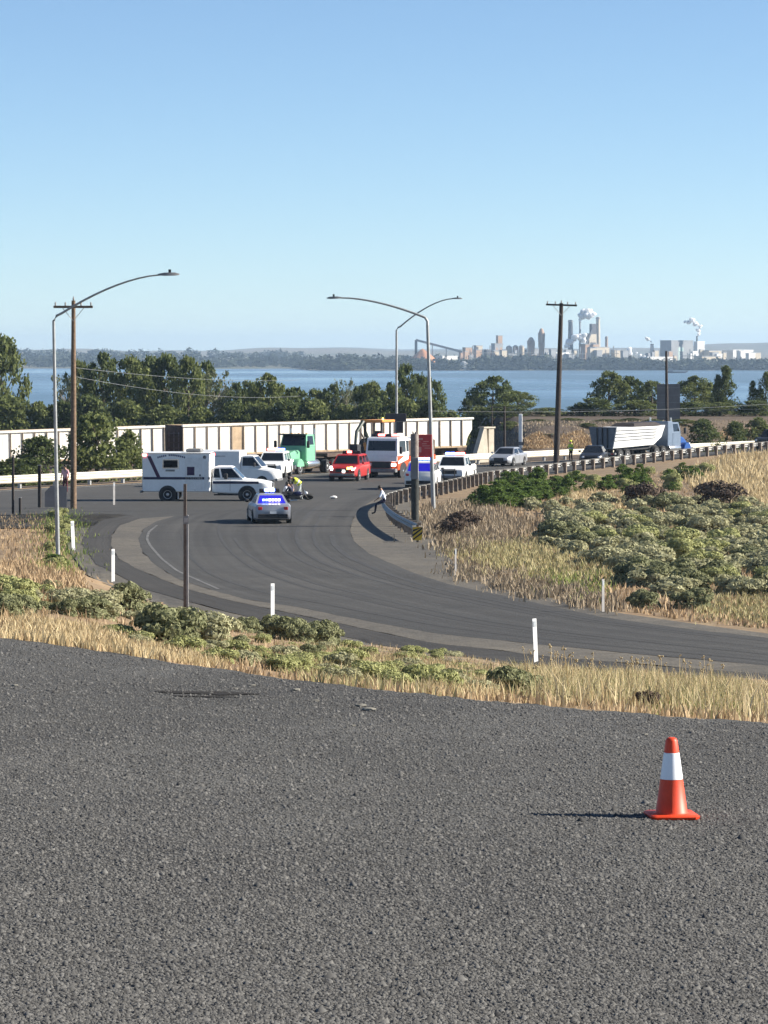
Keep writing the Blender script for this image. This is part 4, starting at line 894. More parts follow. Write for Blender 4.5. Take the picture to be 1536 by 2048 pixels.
# green tractor with lowboy trailer
HD = (-.475, -.88)
def tractor(root, paint, sleeper, stackm=CHROME, cabp=None):
    cabp = cabp or paint
    st = [(.1, .75, 1.75, .62), (.9, .72, 1.72, .62), (1.7, .72, 1.55, .60), (2.1, .75, 1.35, .56)]
    hood = body_loft(st, .1).build('hood', paint, root, 35)
    MB().rbox(2.08, 2.16, -.42, .42, .8, 1.4, .03).build('grille', CHROME, hood, 0)
    cab = MB().rbox(-1.35, .15, -1.05, 1.05, .9, 2.0, .06).build('cab', cabp, root, 30)
    tp = MB().loft([[(-1.35, -1.04, 1.98), (.15, -1.04, 1.98), (.15, 1.04, 1.98), (-1.35, 1.04, 1.98)], [(-1.3, -.92, 2.85), (-.1, -.92, 2.85), (-.1, .92, 2.85), (-1.3, .92, 2.85)]]).build('cab_top', cabp, root, 25)
    pane((.15, -1.04, 1.98), (.15, 1.04, 1.98), (-.1, .92, 2.85), (-.1, -.92, 2.85), .05, .07, .01).build('windshield', GLASS, tp, 0)
    MB().rbox(.0, .42, -1.03, 1.03, 2.80, 2.9, .03).build('sun_visor', MACH_G, tp, 0)
    for s in (-1, 1):
        q = ((-1.35, s * 1.04, 1.98), (.15, s * 1.04, 1.98), (-.1, s * .92, 2.85), (-1.3, s * .92, 2.85)); q = q if s < 0 else (q[1], q[0], q[3], q[2])
        pane(*q, .14, .14, .01).build('side_window', GLASS, tp, 0)
        fd = MB().lathe([(.62, -.24), (.64, -.2), (.64, .2), (.6, .25)], (1.25, s * .88, .52), 20, 'y'); fd.v = [(x, yy, z) if z > .62 else (x, yy, .62 + (z - .62) * .05) for x, yy, z in fd.v]
        fd.build('fender', paint, hood, 40)
        wheel(root, 1.25, s * .95, .5, .28)
        for xx in (-3.2, -4.4): wheel(root, xx, s * .95, .5, .45)
        MB().lathe([(.3, -1.0), (.32, -.95), (.32, .95), (.3, 1.0)], (-1.0, s * .85, .72), 16, 'x').build('fuel_tank', CHROME, root)
        MB().tube([(-1.5, s * .95, 1.0), (-1.5, s * .95, 3.25)], .075, 10).build('exhaust_stack', stackm, root)
        MB().rbox(.3, .45, s * 1.3 - .1, s * 1.3 + .1, 1.9, 2.4, .03).build('mirror', BLACKM, cab, 0)
        MB().rbox(1.95, 2.12, s * .78 - .13, s * .78 + .13, .95, 1.12, .02).build('headlight', HEADL, hood, 0)
    MB().rbox(2.05, 2.25, -1.15, 1.15, .42, .72, .03).build('front_bumper', CHROME, root, 0)
    MB().box(-5.0, 1.9, -.42, .42, .62, .88).build('chassis', BLACKM, root, 0)
    MB().rbox(-4.3, -3.2, -.5, .5, .9, 1.05, .03).build('fifth_wheel', BLACKM, root, 0)
    for y in (-.6, 0, .6): MB().rbox(-.9, -.75, y - .07, y + .07, 2.851, 2.92, .02).build('roof_lamp', MATS['amber_lens'] if 'amber_lens' in MATS else mat('amber_lens', (.6, .25, .03), .3), tp, 0)
bx_, by_, bz_ = at(588, 233)
root = thing('semi_tractor', 'mint green semi tractor pulling a low trailer beside the rail cars', 'truck', (bx_, by_, bz_), head(-.40, -.916)); tractor(root, GREENP, False)
tx, ty = bx_ - HD[0] * 10.3, by_ - HD[1] * 10.3
root = thing('lowboy_trailer', 'low flat equipment trailer behind the mint green tractor', 'trailer', (tx, ty, gzf(tx, ty)), head(*HD))
MB().rbox(-6.3, 3.6, -1.25, 1.25, .72, .98, .03).build('deck', RUST, root, 0)
MB().prism([(3.6, .74), (3.6, .97), (4.3, 1.45), (7.0, 1.45), (7.0, 1.2), (4.6, 1.2)], -.9, .9).build('gooseneck', RUST, root, 0)
for s in (-1, 1):
    MB().box(-6.2, 3.5, min(s * 1.25, s * 1.28) + (.002 if s > 0 else 0), max(s * 1.25, s * 1.28) - (.002 if s < 0 else 0), .78, .9).build('side_rail', GREYM, root, 0)
    MB().rbox(3.0, 4.0, min(s * 1.0, s * 1.3), max(s * 1.0, s * 1.3), .35, .71, .03).build('tool_box', WHITE, root, 0)
    for x in (-3.6, -4.7, -5.8): wheel(root, x, s * 1.0, .36, .42)
# backhoe riding on the trailer
def backhoe():
    ox, oy = bx_ - HD[0] * 12.6, by_ - HD[1] * 12.6
    root = thing('backhoe', 'orange roofed backhoe with a folded dark boom riding on the low trailer', 'backhoe', (ox, oy, gzf(ox, oy) + .99), head(*HD))
    MB().rbox(-1.0, 1.5, -.45, .45, .45, 1.05, .05).build('chassis', ORANGE_M, root, 0)
    MB().rbox(-2.4, -.9, -.42, .42, .6, 1.35, .06).build('engine_hood', ORANGE_M, root, 0)
    cab = MB().rbox(-.75, .75, -.75, .75, .95, 1.25, .04).build('cab_base', REDP, root, 0)
    for x in (-.68, .68):
        for y in (-.68, .68): MB().box(x - .06, x + .06, y - .06, y + .06, 1.25, 2.55).build('cab_post', BLACKM, cab, 0)
    MB().rbox(-1.0, 1.05, -.95, .95, 2.55, 2.75, .05).build('cab_roof', ORANGE_M, root, 0)
    MB().rbox(-.3, .1, -.25, .25, 1.25, 1.9, .05).build('seat', BLACKM, cab, 0)
    for s in (-1, 1):
        wheel(root, .45, s * .85, .68, .42, ORANGE_M); wheel(root, -1.9, s * .75, .45, .3, ORANGE_M)
    MB().tube([(1.3, 0, .8), (1.9, 0, 1.7), (2.35, 0, 2.65)], [.2, .17, .15], 8).build('boom', MACH_G, root)
    MB().tube([(2.4, .05, 2.65), (3.3, 0, 1.9), (3.5, 0, 1.0)], [.15, .13, .11], 8).build('dipper_arm', MACH_G, root)
    MB().tube([(1.5, .0, 1.5), (2.2, 0, 1.4), (2.9, 0, 2.1)], [.07, .07, .05], 8).build('ram', CHROME, root)
    MB().prism([(3.2, .95), (3.8, 1.0), (3.75, .4), (3.3, .1), (3.0, .45)], -.32, .32).build('bucket', BLACKM, root, 0)
    MB().prism([(-2.5, .1), (-2.4, .9), (-2.9, .75), (-3.15, .1)], -1.1, 1.1).build('loader_bucket', GREYM, root, 0)
    for s in (-1, 1): MB().tube([(-1.0, s * .6, 1.1), (-1.9, s * .62, 1.2), (-2.5, s * .62, .5)], .08, 6).build('loader_arm', ORANGE_M, root)
    MB().lathe([(.06, 0), (.06, .12), (.02, .15)], (.3, .6, 2.75), 8).build('beacon', EM_A, root)
backhoe()
# fire engine
def fire_engine():
    root = thing('fire_engine', 'white topped orange red fire engine beside the red command truck', 'fire engine', at(800, 227), head(-.40, -.916)); W = 1.2
    cb = MB().rbox(1.2, 3.2, -W, W, .55, 1.55, .06).build('cab_lower', ORNG, root, 30)
    up = MB().loft([[(x, y, z) for x, y in ((1.2, -W), (3.22, -W), (3.22, W), (1.2, W))] for z in (1.552, 1.75)] + [[(1.22, -W + .06, 2.75), (3.05, -W + .06, 2.75), (3.05, W - .06, 2.75), (1.22, W - .06, 2.75)], [(1.3, -W + .15, 2.85), (2.9, -W + .15, 2.85), (2.9, W - .15, 2.85), (1.3, W - .15, 2.85)]]).build('cab_upper', WHITE, root, 30)
    pane((3.22, -W, 1.75), (3.22, W, 1.75), (3.05, W - .06, 2.75), (3.05, -W + .06, 2.75), .06, .16, .012).build('windshield', GLASS, up, 0)
    MB().rbox(3.16, 3.26, -W + .02, W - .02, 1.16, 1.548, .03).build('white_front_panel', WHITE, cb, 0)
    MB().rbox(3.18, 3.275, -.7, .7, .72, 1.14, .02).build('grille', BLACKM, cb, 0)
    MB().rbox(3.2, 3.6, -W, W, .42, .68, .04).build('front_bumper', GREYM, root, 0)
    bd = MB().rbox(-3.6, 1.17, -W - .02, W + .02, .5, 1.5, .05).build('pump_body', ORNG, root, 30)
    tb = MB().rbox(-3.6, 1.1, -W + .04, W - .04, 1.502, 2.55, .05).build('hose_body', RUST, root, 30)
    MB().rbox(-3.5, 1.1, -W + .1, W - .1, 2.56, 2.68, .03).build('hose_cover', WHITE2, root, 0)
    for s in (-1, 1):
        y = s * (W + .001)
        q = ((1.75, y, 1.78), (2.95, y, 1.78), (2.85, s * (W - .05), 2.62), (1.75, s * (W - .05), 2.62)); q = q if s < 0 else (q[1], q[0], q[3], q[2])
        pane(*q, .04, .04, .02).build('side_window', GLASS, up, 0)
        pane(*[(x - .02, yy * 1.0, z) for x, yy, z in (((1.28, y, 1.78), (1.68, y, 1.78), (1.68, s * (W - .05), 2.62), (1.28, s * (W - .05), 2.62)) if s < 0 else ((1.68, y, 1.78), (1.28, y, 1.78), (1.28, s * (W - .05), 2.62), (1.68, s * (W - .05), 2.62)))], .06, .06, .02).build('side_window', GLASS, up, 0)
        y0, y1 = sorted((s * (W + .001), s * (W + .012)))
        MB().prism([(3.1, 1.0), (3.1, 1.2), (2.0, 1.54), (1.3, 1.54), (1.3, 1.3)], y0, y1).build('white_sweep', WHITE, cb, 0)
        y2, y3 = sorted((s * (W + .021), s * (W + .03)))
        MB().box(-3.5, 1.1, y2, y3, 1.0, 1.14).build('white_band', WHITE, bd, 0)
        for k in range(4): MB().rbox(-3.4 + k * 1.1, -2.4 + k * 1.1, y2, y3, .6, .95, .02).build('locker_door', CREAM if k == 3 else WHITE2, bd, 0)
        for x in (2.2, -2.2): wheel(root, x, s * 1.05, .5, .32, CHROME); MB().lathe([(.62, -.01), (.62, .012), (.05, .012)], (x, s * (W + .003 if x > 0 else W + .022), .5), 24, 'y').build('wheel_arch', BLACKM, bd if x < 0 else cb)
        MB().rbox(3.2, 3.28, s * .92 - .16, s * .92 + .16, .85, 1.05, .02).build('headlight', EM_W if s > 0 else HEADL, cb, 0)
        MB().rbox(3.1, 3.3, s * (W + .25) - .1, s * (W + .25) + .1, 1.7, 2.2, .03).build('mirror', BLACKM, up, 0)
    lightbar(root, 2.5, 2.855, 1.0, ('o', 'r', 'o', 'r'), .4)
    MB().tube([(-3.5, .8, 2.75), (1.0, .8, 2.75)], .05, 6).build('ladder', CHROME, root); MB().tube([(-3.5, .45, 2.75), (1.0, .45, 2.75)], .05, 6).build('ladder', CHROME, root)
fire_engine()
# end-dump semi
DH = (.53, .848)
cx_, cy_, cz_ = at(1205, 259); 
fx, fy = cx_ + DH[0] * 11.6, cy_ + DH[1] * 11.6
root = thing('semi_tractor', 'blue semi tractor pulling the white dump trailer', 'truck', (fx, fy, gzf(fx, fy)), head(*DH)); tractor(root, BLUEP, False, cabp=mat('grey_blue_cab_paint', (.12, .16, .22), .4, var=.1)); MB().rbox(-2.3, -1.37, -1.08, 1.08, .9, 2.95, .06).build('sleeper', MATS['grey_blue_cab_paint'], root, 30)
root = thing('dump_trailer', 'white ribbed end dump trailer with a dark tailgate', 'trailer', (cx_, cy_, cz_), head(*DH))
def tub(x, z0, z1, hb, ht): return [(x, -hb, z0), (x, hb, z0), (x, hb + .08, z0 + .25), (x, ht, z1), (x, -ht, z1), (x, -hb - .08, z0 + .25)]
tb = MB().loft([tub(.15, 1.05, 2.7, .85, 1.22), tub(7.2, 1.2, 2.72, .85, 1.22), tub(8.6, 1.8, 2.78, .85, 1.2)]).build('tub', WHITE, root, 20)
MB().loft([[(3.3, -1.1, 2.715), (8.2, -1.1, 2.785), (8.2, 1.1, 2.785), (3.3, 1.1, 2.715)], [(3.9, -.8, 3.0), (7.6, -.8, 3.05), (7.6, .8, 3.05), (3.9, .8, 3.0)]]).build('tarp', mat('dark_tarp', (.03, .022, .02), .8), tb, 0)
for s in (-1, 1):
    for k in range(4):
        f = .25 + k * .2; y = lambda f: s * (.93 + (1.22 - .93) * f + .01)
        z0 = 1.3 + 1.35 * f; z1 = 1.45 + 1.22 * f
        MB().loft([[(.2, y(f), z0), (7.2, y(f), z1), (7.2, y(f), z1 + .05), (.2, y(f), z0 + .05)], [(.2, y(f) + s * .05, z0), (7.2, y(f) + s * .05, z1), (7.2, y(f) + s * .05, z1 + .05), (.2, y(f) + s * .05, z0 + .05)]]).build('rib', GREYM, tb, 0)
    for x in (.9, 2.1): wheel(root, x, s * .95, .5, .45)
    MB().box(1.2, 8.3, s * .45 - .07, s * .45 + .07, .85, 1.12).build('frame_rail', BLACKM, root, 0)
    MB().box(2.9, 2.95, s * .9 - .3, s * .9 + .3, .2, .9).build('mud_flap', BLACKM, root, 0)
tg = MB().loft([tub(.0, 1.0, 2.75, .87, 1.24), tub(.14, 1.0, 2.75, .87, 1.24)]).build('tailgate', mat('dark_blue_grey_steel', (.10, .12, .15), .5, .3, var=.2), root, 0)
for y in (-.5, -.04, .42): MB().box(-.1, -.002, y, y + .08, 1.1, 2.7).build('tailgate_rib', BLACKM, tg, 0)
MB().rbox(-.15, .1, -1.2, 1.2, .55, .7, .02).build('rear_bumper', GREYM, root, 0)
for s in (-1, 1): MB().rbox(-.165, -.152, s * .95 - .12, s * .95 + .12, .57, .68, .004).build('taillight', TAILR, root, 0)

# ------------------------------------------------------------------ people
SKIN = mat('skin', (.42, .25, .17), .6, var=.05); HAIRD = mat('dark_hair', (.02, .015, .012), .7, var=.2); SHOE = mat('dark_shoes', (.02, .02, .02), .7)
def person(label, loc, hd, J, cols_, vest=None, hair=HAIRD, helmet=None, tilt=None):
    """J: joints in the local frame (x forward, y left); mirrored sides given as pairs; cols_: shirt, trousers materials"""
    V, E, R, K = [], [], [], []
    def v(p, r, k): V.append(p); R.append(r); K.append(k); return len(V) - 1
    pel = v(J['pelvis'], .135, 1); ab = v(tuple((Vector(J['pelvis']) * .5 + Vector(J['chest']) * .5)), .13, 0); ch = v(J['chest'], .15, 0); nk = v(J['neck'], .06, 2); hdv = Vector(J['head'])
    ax = (hdv - Vector(J['neck'])).normalized()
    h0 = v(tuple(hdv - ax * .04), .078, 2); h1 = v(tuple(hdv + ax * .05), .085, 2); h2 = v(tuple(hdv + ax * .11), .055, 2)
    E += [(pel, ab), (ab, ch), (ch, nk), (nk, h0), (h0, h1), (h1, h2)]
    for s, sd in ((1, 'L'), (-1, 'R')):
        hip = v(J['hip' + sd], .095, 1); kn = v(J['knee' + sd], .062, 1); an = v(J['ankle' + sd], .045, 1); f = Vector(J['ankle' + sd]); td = Vector(J.get('toe' + sd, tuple(f + Vector((.16, s * .02, -.04)))))
        to = v(tuple(td), .038, 3); E += [(pel, hip), (hip, kn), (kn, an), (an, to)]
        sh = v(J['shoulder' + sd], .065, 0); el = v(J['elbow' + sd], .046, 0); wr = v(J['wrist' + sd], .03, 2); E += [(ch, sh), (sh, el), (el, wr)]
        d = (Vector(J['wrist' + sd]) - Vector(J['elbow' + sd])).normalized(); side = d.cross(Vector((0, 0, 1))); side = side.normalized() if side.length > .1 else Vector((0, 1, 0)); up = side.cross(d)
        w = Vector(J['wrist' + sd]); pm = v(tuple(w + d * .06), .032, 2); E.append((wr, pm))
        for q, (o, l) in enumerate(((-.03, .085), (-.01, .1), (.01, .095), (.03, .075))):
            m1 = v(tuple(w + d * (.06 + l * .55) + side * o), .010, 2); m2 = v(tuple(w + d * (.06 + l * .9) + side * o - up * .03), .008, 2); E += [(pm, m1), (m1, m2)]
        th = v(tuple(w + d * .07 + side * (.055 * s) - up * .01), .011, 2); E.append((wr, th))
    me = bpy.data.meshes.new('body'); me.from_pydata(V, E, []); o = bpy.data.objects.new('body', me); COL.objects.link(o)
    md = o.modifiers.new('skin', 'SKIN'); md.use_smooth_shade = True
    for i, sv in enumerate(me.skin_vertices[0].data): sv.radius = (R[i], R[i]); sv.use_root = (i == 0)
    sb = o.modifiers.new('sub', 'SUBSURF'); sb.levels = 1; sb.render_levels = 1
    bpy.context.view_layer.update()
    new = bpy.data.meshes.new_from_object(o.evaluated_get(bpy.context.evaluated_depsgraph_get())); bpy.data.objects.remove(o)
    for m_ in (cols_[0], cols_[1], SKIN, SHOE): new.materials.append(m_)
    A = np.array([V[a] for a, b in E]); B = np.array([V[b] for a, b in E]); KE = [K[b] if K[b] in (2, 3) or K[a] == K[b] else K[b] for a, b in E]
    for p in new.polygons:
        c = np.array(p.center); t = np.clip(((c - A) * (B - A)).sum(1) / np.maximum(((B - A) ** 2).sum(1), 1e-9), 0, 1)
        p.material_index = KE[int(np.argmin(((A + (B - A) * t[:, None] - c) ** 2).sum(1)))]
    new.polygons.foreach_set('use_smooth', [True] * len(new.polygons))
    root = thing('person', label, 'person', loc, head(*hd)); link('body', new, None, root)
    fw = Vector(J.get('look', (1, 0, 0))).normalized(); c = hdv + ax * .02
    if helmet: MB().ball(tuple(hdv + ax * .07 - fw * .01), .115, 2, (1.05, 1, .8)).build('helmet', helmet, root)
    else: MB().ball(tuple(hdv + ax * .05 - fw * .03), .105, 2, (1, 1, 1.05), .04).build('hair', hair, root)
    MB().ball(tuple(c + fw * .085), .022, 1, (1.2, .7, 1.3)).build('nose', SKIN, root)
    sd_ = fw.cross(ax).normalized()
    for s in (-1, 1):
        MB().ball(tuple(c + fw * .08 + sd_ * s * .034 + ax * .02), .011, 1).build('eye', BLACKM, root)
        MB().ball(tuple(c + sd_ * s * .083), .025, 1, (.6, .4, 1.1)).build('ear', SKIN, root)
    MB().ball(tuple(c + fw * .078 - ax * .045), .018, 1, (.5, 1.4, .4)).build('mouth', REDP, root)
    if vest:
        a, b = Vector(J['pelvis']), Vector(J['chest']); u = (b - a).normalized(); rg = []
        for t, wx, wy in ((-.02, .165, .205), (.3, .165, .2), (.75, .18, .225), (1.05, .165, .22), (1.25, .1, .15)):
            p = a.lerp(b, t); f_ = Vector((0, 1, 0)).cross(u)
            rg.append([tuple(p + f_ * wx * math.cos(q) + Vector((0, 1, 0)) * wy * math.sin(q)) for q in np.linspace(0, 2 * math.pi, 15)[:-1]])
        vo = MB().loft(rg).build('vest', vest, root)
        MB().loft([[tuple(a.lerp(b, t) + Vector((0, 1, 0)).cross(u) * wx * math.cos(q) + Vector((0, 1, 0)) * wy * math.sin(q)) for q in np.linspace(0, 2 * math.pi, 15)[:-1]] for t, wx, wy in ((.3, .172, .207), (.5, .18, .216))]).build('reflective_band', CONE_W, vo)
    return root
def stand(bend=0.0, arms='down', stride=.0):
    c, s = math.cos(bend), math.sin(bend); pz = .93
    def up(l, y=0, f=0): return (l * s + f * c, y, pz + l * c - f * s)
    J = dict(pelvis=(0, 0, pz), chest=up(.40), neck=up(.55), head=up(.68, 0, .02 + .05 * s), look=(c, 0, -s * .8))
    for sd, y in (('L', 1), ('R', -1)):
        J['hip' + sd] = (0, y * .1, pz - .05); J['knee' + sd] = (.05 + y * stride * .5, y * .11, .5); J['ankle' + sd] = (y * stride, y * .12, .08); J['toe' + sd] = (.17 + y * stride, y * .14, .04)
        J['shoulder' + sd] = up(.46, y * .19); q = Vector(J['shoulder' + sd])
        if arms == 'down': J['elbow' + sd] = tuple(q + Vector((.0, y * .06, -.29))); J['wrist' + sd] = tuple(q + Vector((.1, y * .05, -.53)))
        elif arms == 'reach': J['elbow' + sd] = tuple(q + Vector((.1, y * .04, -.27))); J['wrist' + sd] = tuple(q + Vector((.3, y * -.02, -.42)))
        elif arms == 'front': J['elbow' + sd] = tuple(q + Vector((.06, y * .08, -.27))); J['wrist' + sd] = tuple(q + Vector((.28, y * .0, -.2)))
    return J
def kneel(lean=.35):
    pz = .38; c, s = math.cos(lean), math.sin(lean); up = lambda l, y=0, f=0: (l * s + f * c, y, pz + l * c - f * s)
    J = dict(pelvis=(0, 0, pz), chest=up(.40), neck=up(.55), head=up(.68, 0, .05), look=(1, 0, -.5))
    for sd, y in (('L', 1), ('R', -1)):
        J['hip' + sd] = (.02, y * .1, pz - .02); J['knee' + sd] = (.38, y * .16, .09 if y > 0 else .42); J['ankle' + sd] = (-.03, y * .14, .07) if y > 0 else (.3, y * .16, .07)
        J['toe' + sd] = (-.18, y * .15, .04) if y > 0 else (.46, y * .16, .04)
        J['shoulder' + sd] = up(.46, y * .19); q = Vector(J['shoulder' + sd]); J['elbow' + sd] = tuple(q + Vector((.16, y * .05, -.24))); J['wrist' + sd] = tuple(q + Vector((.38, 0, -.33)))
    return J
def sit_rail():
    pz = .86; lean = .3; c, s = math.cos(lean), math.sin(lean); up = lambda l, y=0, f=0: (l * s + f * c, y, pz + l * c - f * s)
    J = dict(pelvis=(0, 0, pz), chest=up(.40), neck=up(.55), head=up(.67, 0, .06), look=(1, 0, -.6))
    for sd, y in (('L', 1), ('R', -1)):
        J['hip' + sd] = (.03, y * .1, pz - .01); J['knee' + sd] = (.44, y * .13, .72); J['ankle' + sd] = (.5, y * .13, .27); J['toe' + sd] = (.67, y * .14, .22)
        J['shoulder' + sd] = up(.46, y * .19); q = Vector(J['shoulder' + sd]); J['elbow' + sd] = tuple(q + Vector((.12, y * .07, -.25))); J['wrist' + sd] = tuple(q + Vector((.3, y * .0, -.38)))
    return J
VEST = mat('hi_vis_yellow', (.62, .72, .06), .7, var=.05); LGREY = mat('light_grey_cloth', (.38, .42, .42), .9); NAVYC = mat('navy_cloth', (.02, .022, .05), .9); PALEB = mat('pale_blue_cloth', (.55, .6, .68), .9)
GREYC = mat('grey_cloth', (.16, .16, .18), .9); BLKC = mat('black_cloth', (.02, .02, .022), .9); PINKC = mat('pink_cloth', (.72, .40, .42), .9); PLUM = mat('dark_red_cloth', (.09, .02, .03), .9)
person('person in a hi-vis yellow vest and light grey trousers bending over beside the ambulance', at(600, 186), (-1, -.15), stand(.95, 'reach', .14), (BLKC, LGREY), VEST)
person('person in navy kneeling in front of the bending vest wearer', at(586, 184.5), (-.9, .3), kneel(.45), (NAVYC, NAVYC))
person('person in pale blue shirt crouching at the ambulance bumper', at(568, 185.5), (.8, -.5), kneel(.5), (PALEB, GREYC))
person('person in grey top kneeling between the pale blue shirt and the navy figure', at(577, 187.5), (.2, -1), kneel(.3), (mat('mauve_cloth', (.22, .18, .22), .9), GREYC))
i_ = int(np.argmin(np.hypot(NEAR_R[:, 0] - .15, NEAR_R[:, 1] - 165))); rx, ry = NEAR_R[i_]
person('person in a pale shirt and dark trousers sitting on the curved guardrail', (rx + .05, ry, gzf(rx, ry)), (-1, .05), sit_rail(), (PALEB, NAVYC))
person('flagger in a hi-vis yellow vest standing near the far highway guardrail', at(1142, 262), (-.7, -.7), stand(.05, 'front'), (VEST, BLKC), VEST, helmet=VEST)
person('person in a pink top behind the left wooden pole by the far guardrail', at(131, 196), (-.4, -.9), stand(.08, 'down'), (PINKC, PLUM))
# fallen motorcycle beside the kneeling people
mx, my, mz = at(590, 183.2); root = thing('motorcycle', 'dark fallen motorcycle beside the kneeling people', 'motorcycle', (mx, my, mz + .16), head(.97, .1)); root.rotation_euler = (math.radians(62), 0, .1)
for x in (-.72, .72): MB().lathe([(.2, -.05), (.28, -.05), (.31, 0), (.28, .05), (.2, .05)], (x, 0, .31), 22, 'y').build('wheel', TYRE, root); MB().lathe([(.19, -.03), (.19, .03)], (x, 0, .31), 18, 'y').build('rim', RIM, root)
MB().rbox(-.3, .3, -.14, .14, .25, .6, .05).build('engine', GREYM, root, 0); MB().ball((.12, 0, .74), .2, 2, (1.4, .7, .7)).build('tank', NAVY, root)
MB().rbox(-.75, -.05, -.14, .14, .66, .78, .04).build('seat', BLACKM, root, 0)
for s in (-1, 1): MB().tube([(.72, s * .1, .31), (.45, s * .1, .95)], .03, 6).build('fork', CHROME, root)
MB().tube([(.3, -.38, 1.0), (.45, 0, .98), (.3, .38, 1.0)], .018, 6).build('handlebar', BLACKM, root); MB().ball((.58, 0, .82), .09, 2).build('headlight', HEADL, root)
MB().tube([(.1, -.18, .3), (-.4, -.2, .28), (-.9, -.2, .36)], [.04, .05, .06], 8).build('exhaust', CHROME, root)
x, y = pix(667, 999); root = thing('debris_piece', 'small pale piece of debris lying on the junction asphalt', 'debris', (x, y, gzf(x, y) + .05))
MB().ball((0, 0, .08), .17, 2, (1.3, .9, .5), .12, 4).build('shell', WHITE2, root); MB().box(-.1, .18, -.05, .05, .05, .1).build('bracket', GREYM, root, 0)

# ------------------------------------------------------------------ vegetation
def leaf_mat(name, a, b, tr=.38): return mat(name, a, .75, island=True, col2=b, trans=tr, spec=.15)
L_DARK = leaf_mat('leaf_dark_green', (.055, .076, .024), (.155, .185, .068))
L_MID = leaf_mat('leaf_mid_green', (.082, .105, .032), (.215, .24, .088))
L_PALE = leaf_mat('leaf_pale_olive', (.10, .115, .055), (.20, .21, .12))
L_WEED = leaf_mat('leaf_weed_green', (.06, .10, .022), (.165, .235, .06))
L_SAGE = leaf_mat('leaf_sage', (.22, .215, .115), (.46, .445, .27), .25)
L_SAGED = leaf_mat('leaf_dark_sage', (.10, .11, .05), (.30, .305, .165), .25)
L_SAGEG = leaf_mat('leaf_green_sage', (.21, .225, .085), (.44, .44, .20), .25)
L_BROWN = leaf_mat('dry_brown_twig', (.045, .032, .025), (.13, .095, .07), .1)
BARK = mat('bark', (.10, .075, .055), .9, var=.3, scale=8)
def leaf_quads(P, size, rng, flat=.0, stretch=1.6, N=None):
    n = len(P); d = rng.normal(0, 1, (n, 3)); d /= np.linalg.norm(d, axis=1)[:, None]
    if N is not None: d = d * (1 - flat) + N * flat; d /= np.linalg.norm(d, axis=1)[:, None]
    e = np.cross(d, rng.normal(0, 1, (n, 3))); e /= np.linalg.norm(e, axis=1)[:, None]; f = np.cross(d, e)
    s = (size * rng.uniform(.6, 1.35, n))[:, None]
    V = np.stack([P - e * s * stretch * .5, P + f * s * .5, P + e * s * stretch * .5, P - f * s * .5], 1).reshape(-1, 3)
    return V, np.arange(n * 4).reshape(-1, 4)
def crown_mesh(name, seed, m, lobes, per, leaf, shape='round', z0=.18, spread=1.0):
    """unit crown: height 1, width 1; leaf-sized faces on many unequal clumps"""
    rng = np.random.default_rng(seed); pts = []
    for i in range(lobes):
        a = rng.uniform(0, 6.28); h = rng.uniform(0, 1) ** .8
        if shape == 'round': prof = .5 * math.sqrt(max(0.05, 1 - (2 * h - .85) ** 2 * .8))
        elif shape == 'spire': prof = .42 * (1 - h) ** .7 + .04
        elif shape == 'vase': prof = .16 + .34 * h ** .7
        else: prof = .5 * math.sqrt(max(.02, 1 - h * h))
        r = prof * math.sqrt(rng.uniform(.05, 1)) * spread
        lr = rng.uniform(.055, .13) * (1.25 - .5 * h) * (1.3 if shape == 'mound' else 1)
        c = np.array([r * math.cos(a), r * math.sin(a), z0 + (1 - z0 - lr * .6) * h])
        q = rng.normal(0, 1, (per, 3)); q /= np.linalg.norm(q, axis=1)[:, None]
        pts.append(c + q * lr * rng.uniform(.35, 1.15, (per, 1)) * np.array([1.15, 1.15, .9]))
    V, Q = leaf_quads(np.concatenate(pts), leaf, rng); me = np_mesh(name, V, Q); me.materials.append(m); return me
def trunk_mesh(name, seed, r=.035, n=7, z0=.12, mt=None):
    rng = random.Random(seed); mb = MB(); top = .72
    mb.tube([(0, 0, -.04), (.02, .01, .25), (-.01, .02, .5), (.01, 0, top)], [r, r * .75, r * .5, r * .2], 7)
    for i in range(n):
        a = rng.uniform(0, 6.28); h = rng.uniform(z0 + .1, top - .08); l = rng.uniform(.2, .36)
        mb.tube([(0, 0, h), (math.cos(a) * l * .5, math.sin(a) * l * .5, h + l * .35), (math.cos(a) * l, math.sin(a) * l, h + l * .8)], [r * .4, r * .26, r * .08], 5)
    me = mb.mesh(name); me.materials.append(mt or BARK); return me
TR = trunk_mesh('trunk', 1); TRP = trunk_mesh('pale_trunk', 2, .03, 14, .1, mat('pale_bark', (.26, .22, .17), .9, var=.25, scale=8))
CROWNS = {'dark': [crown_mesh('crown', 10 + i, L_DARK, 80, 55, .034) for i in range(2)], 'mid': [crown_mesh('crown', 20 + i, L_MID, 80, 55, .034) for i in range(3)],
          'pale': [crown_mesh('crown', 30, L_PALE, 42, 30, .03, 'vase')], 'spire': [crown_mesh('crown', 40 + i, L_DARK, 75, 50, .03, 'spire', .05) for i in range(2)],
          'bush': [crown_mesh('crown', 50 + i, L_MID, 80, 55, .04, 'mound', .02) for i in range(3)], 'dbush': [crown_mesh('crown', 60 + i, L_DARK, 80, 55, .04, 'mound', .02) for i in range(2)]}
KIND = {'dark': ('tree', 'dark green leafy tree'), 'mid': ('tree', 'mid green leafy tree'), 'pale': ('tree', 'pale half bare tree'), 'spire': ('tree', 'upright pointed dark tree'), 'bush': ('bush', 'rounded mid green bush'), 'dbush': ('bush', 'rounded dark green bush')}
tcount = {}
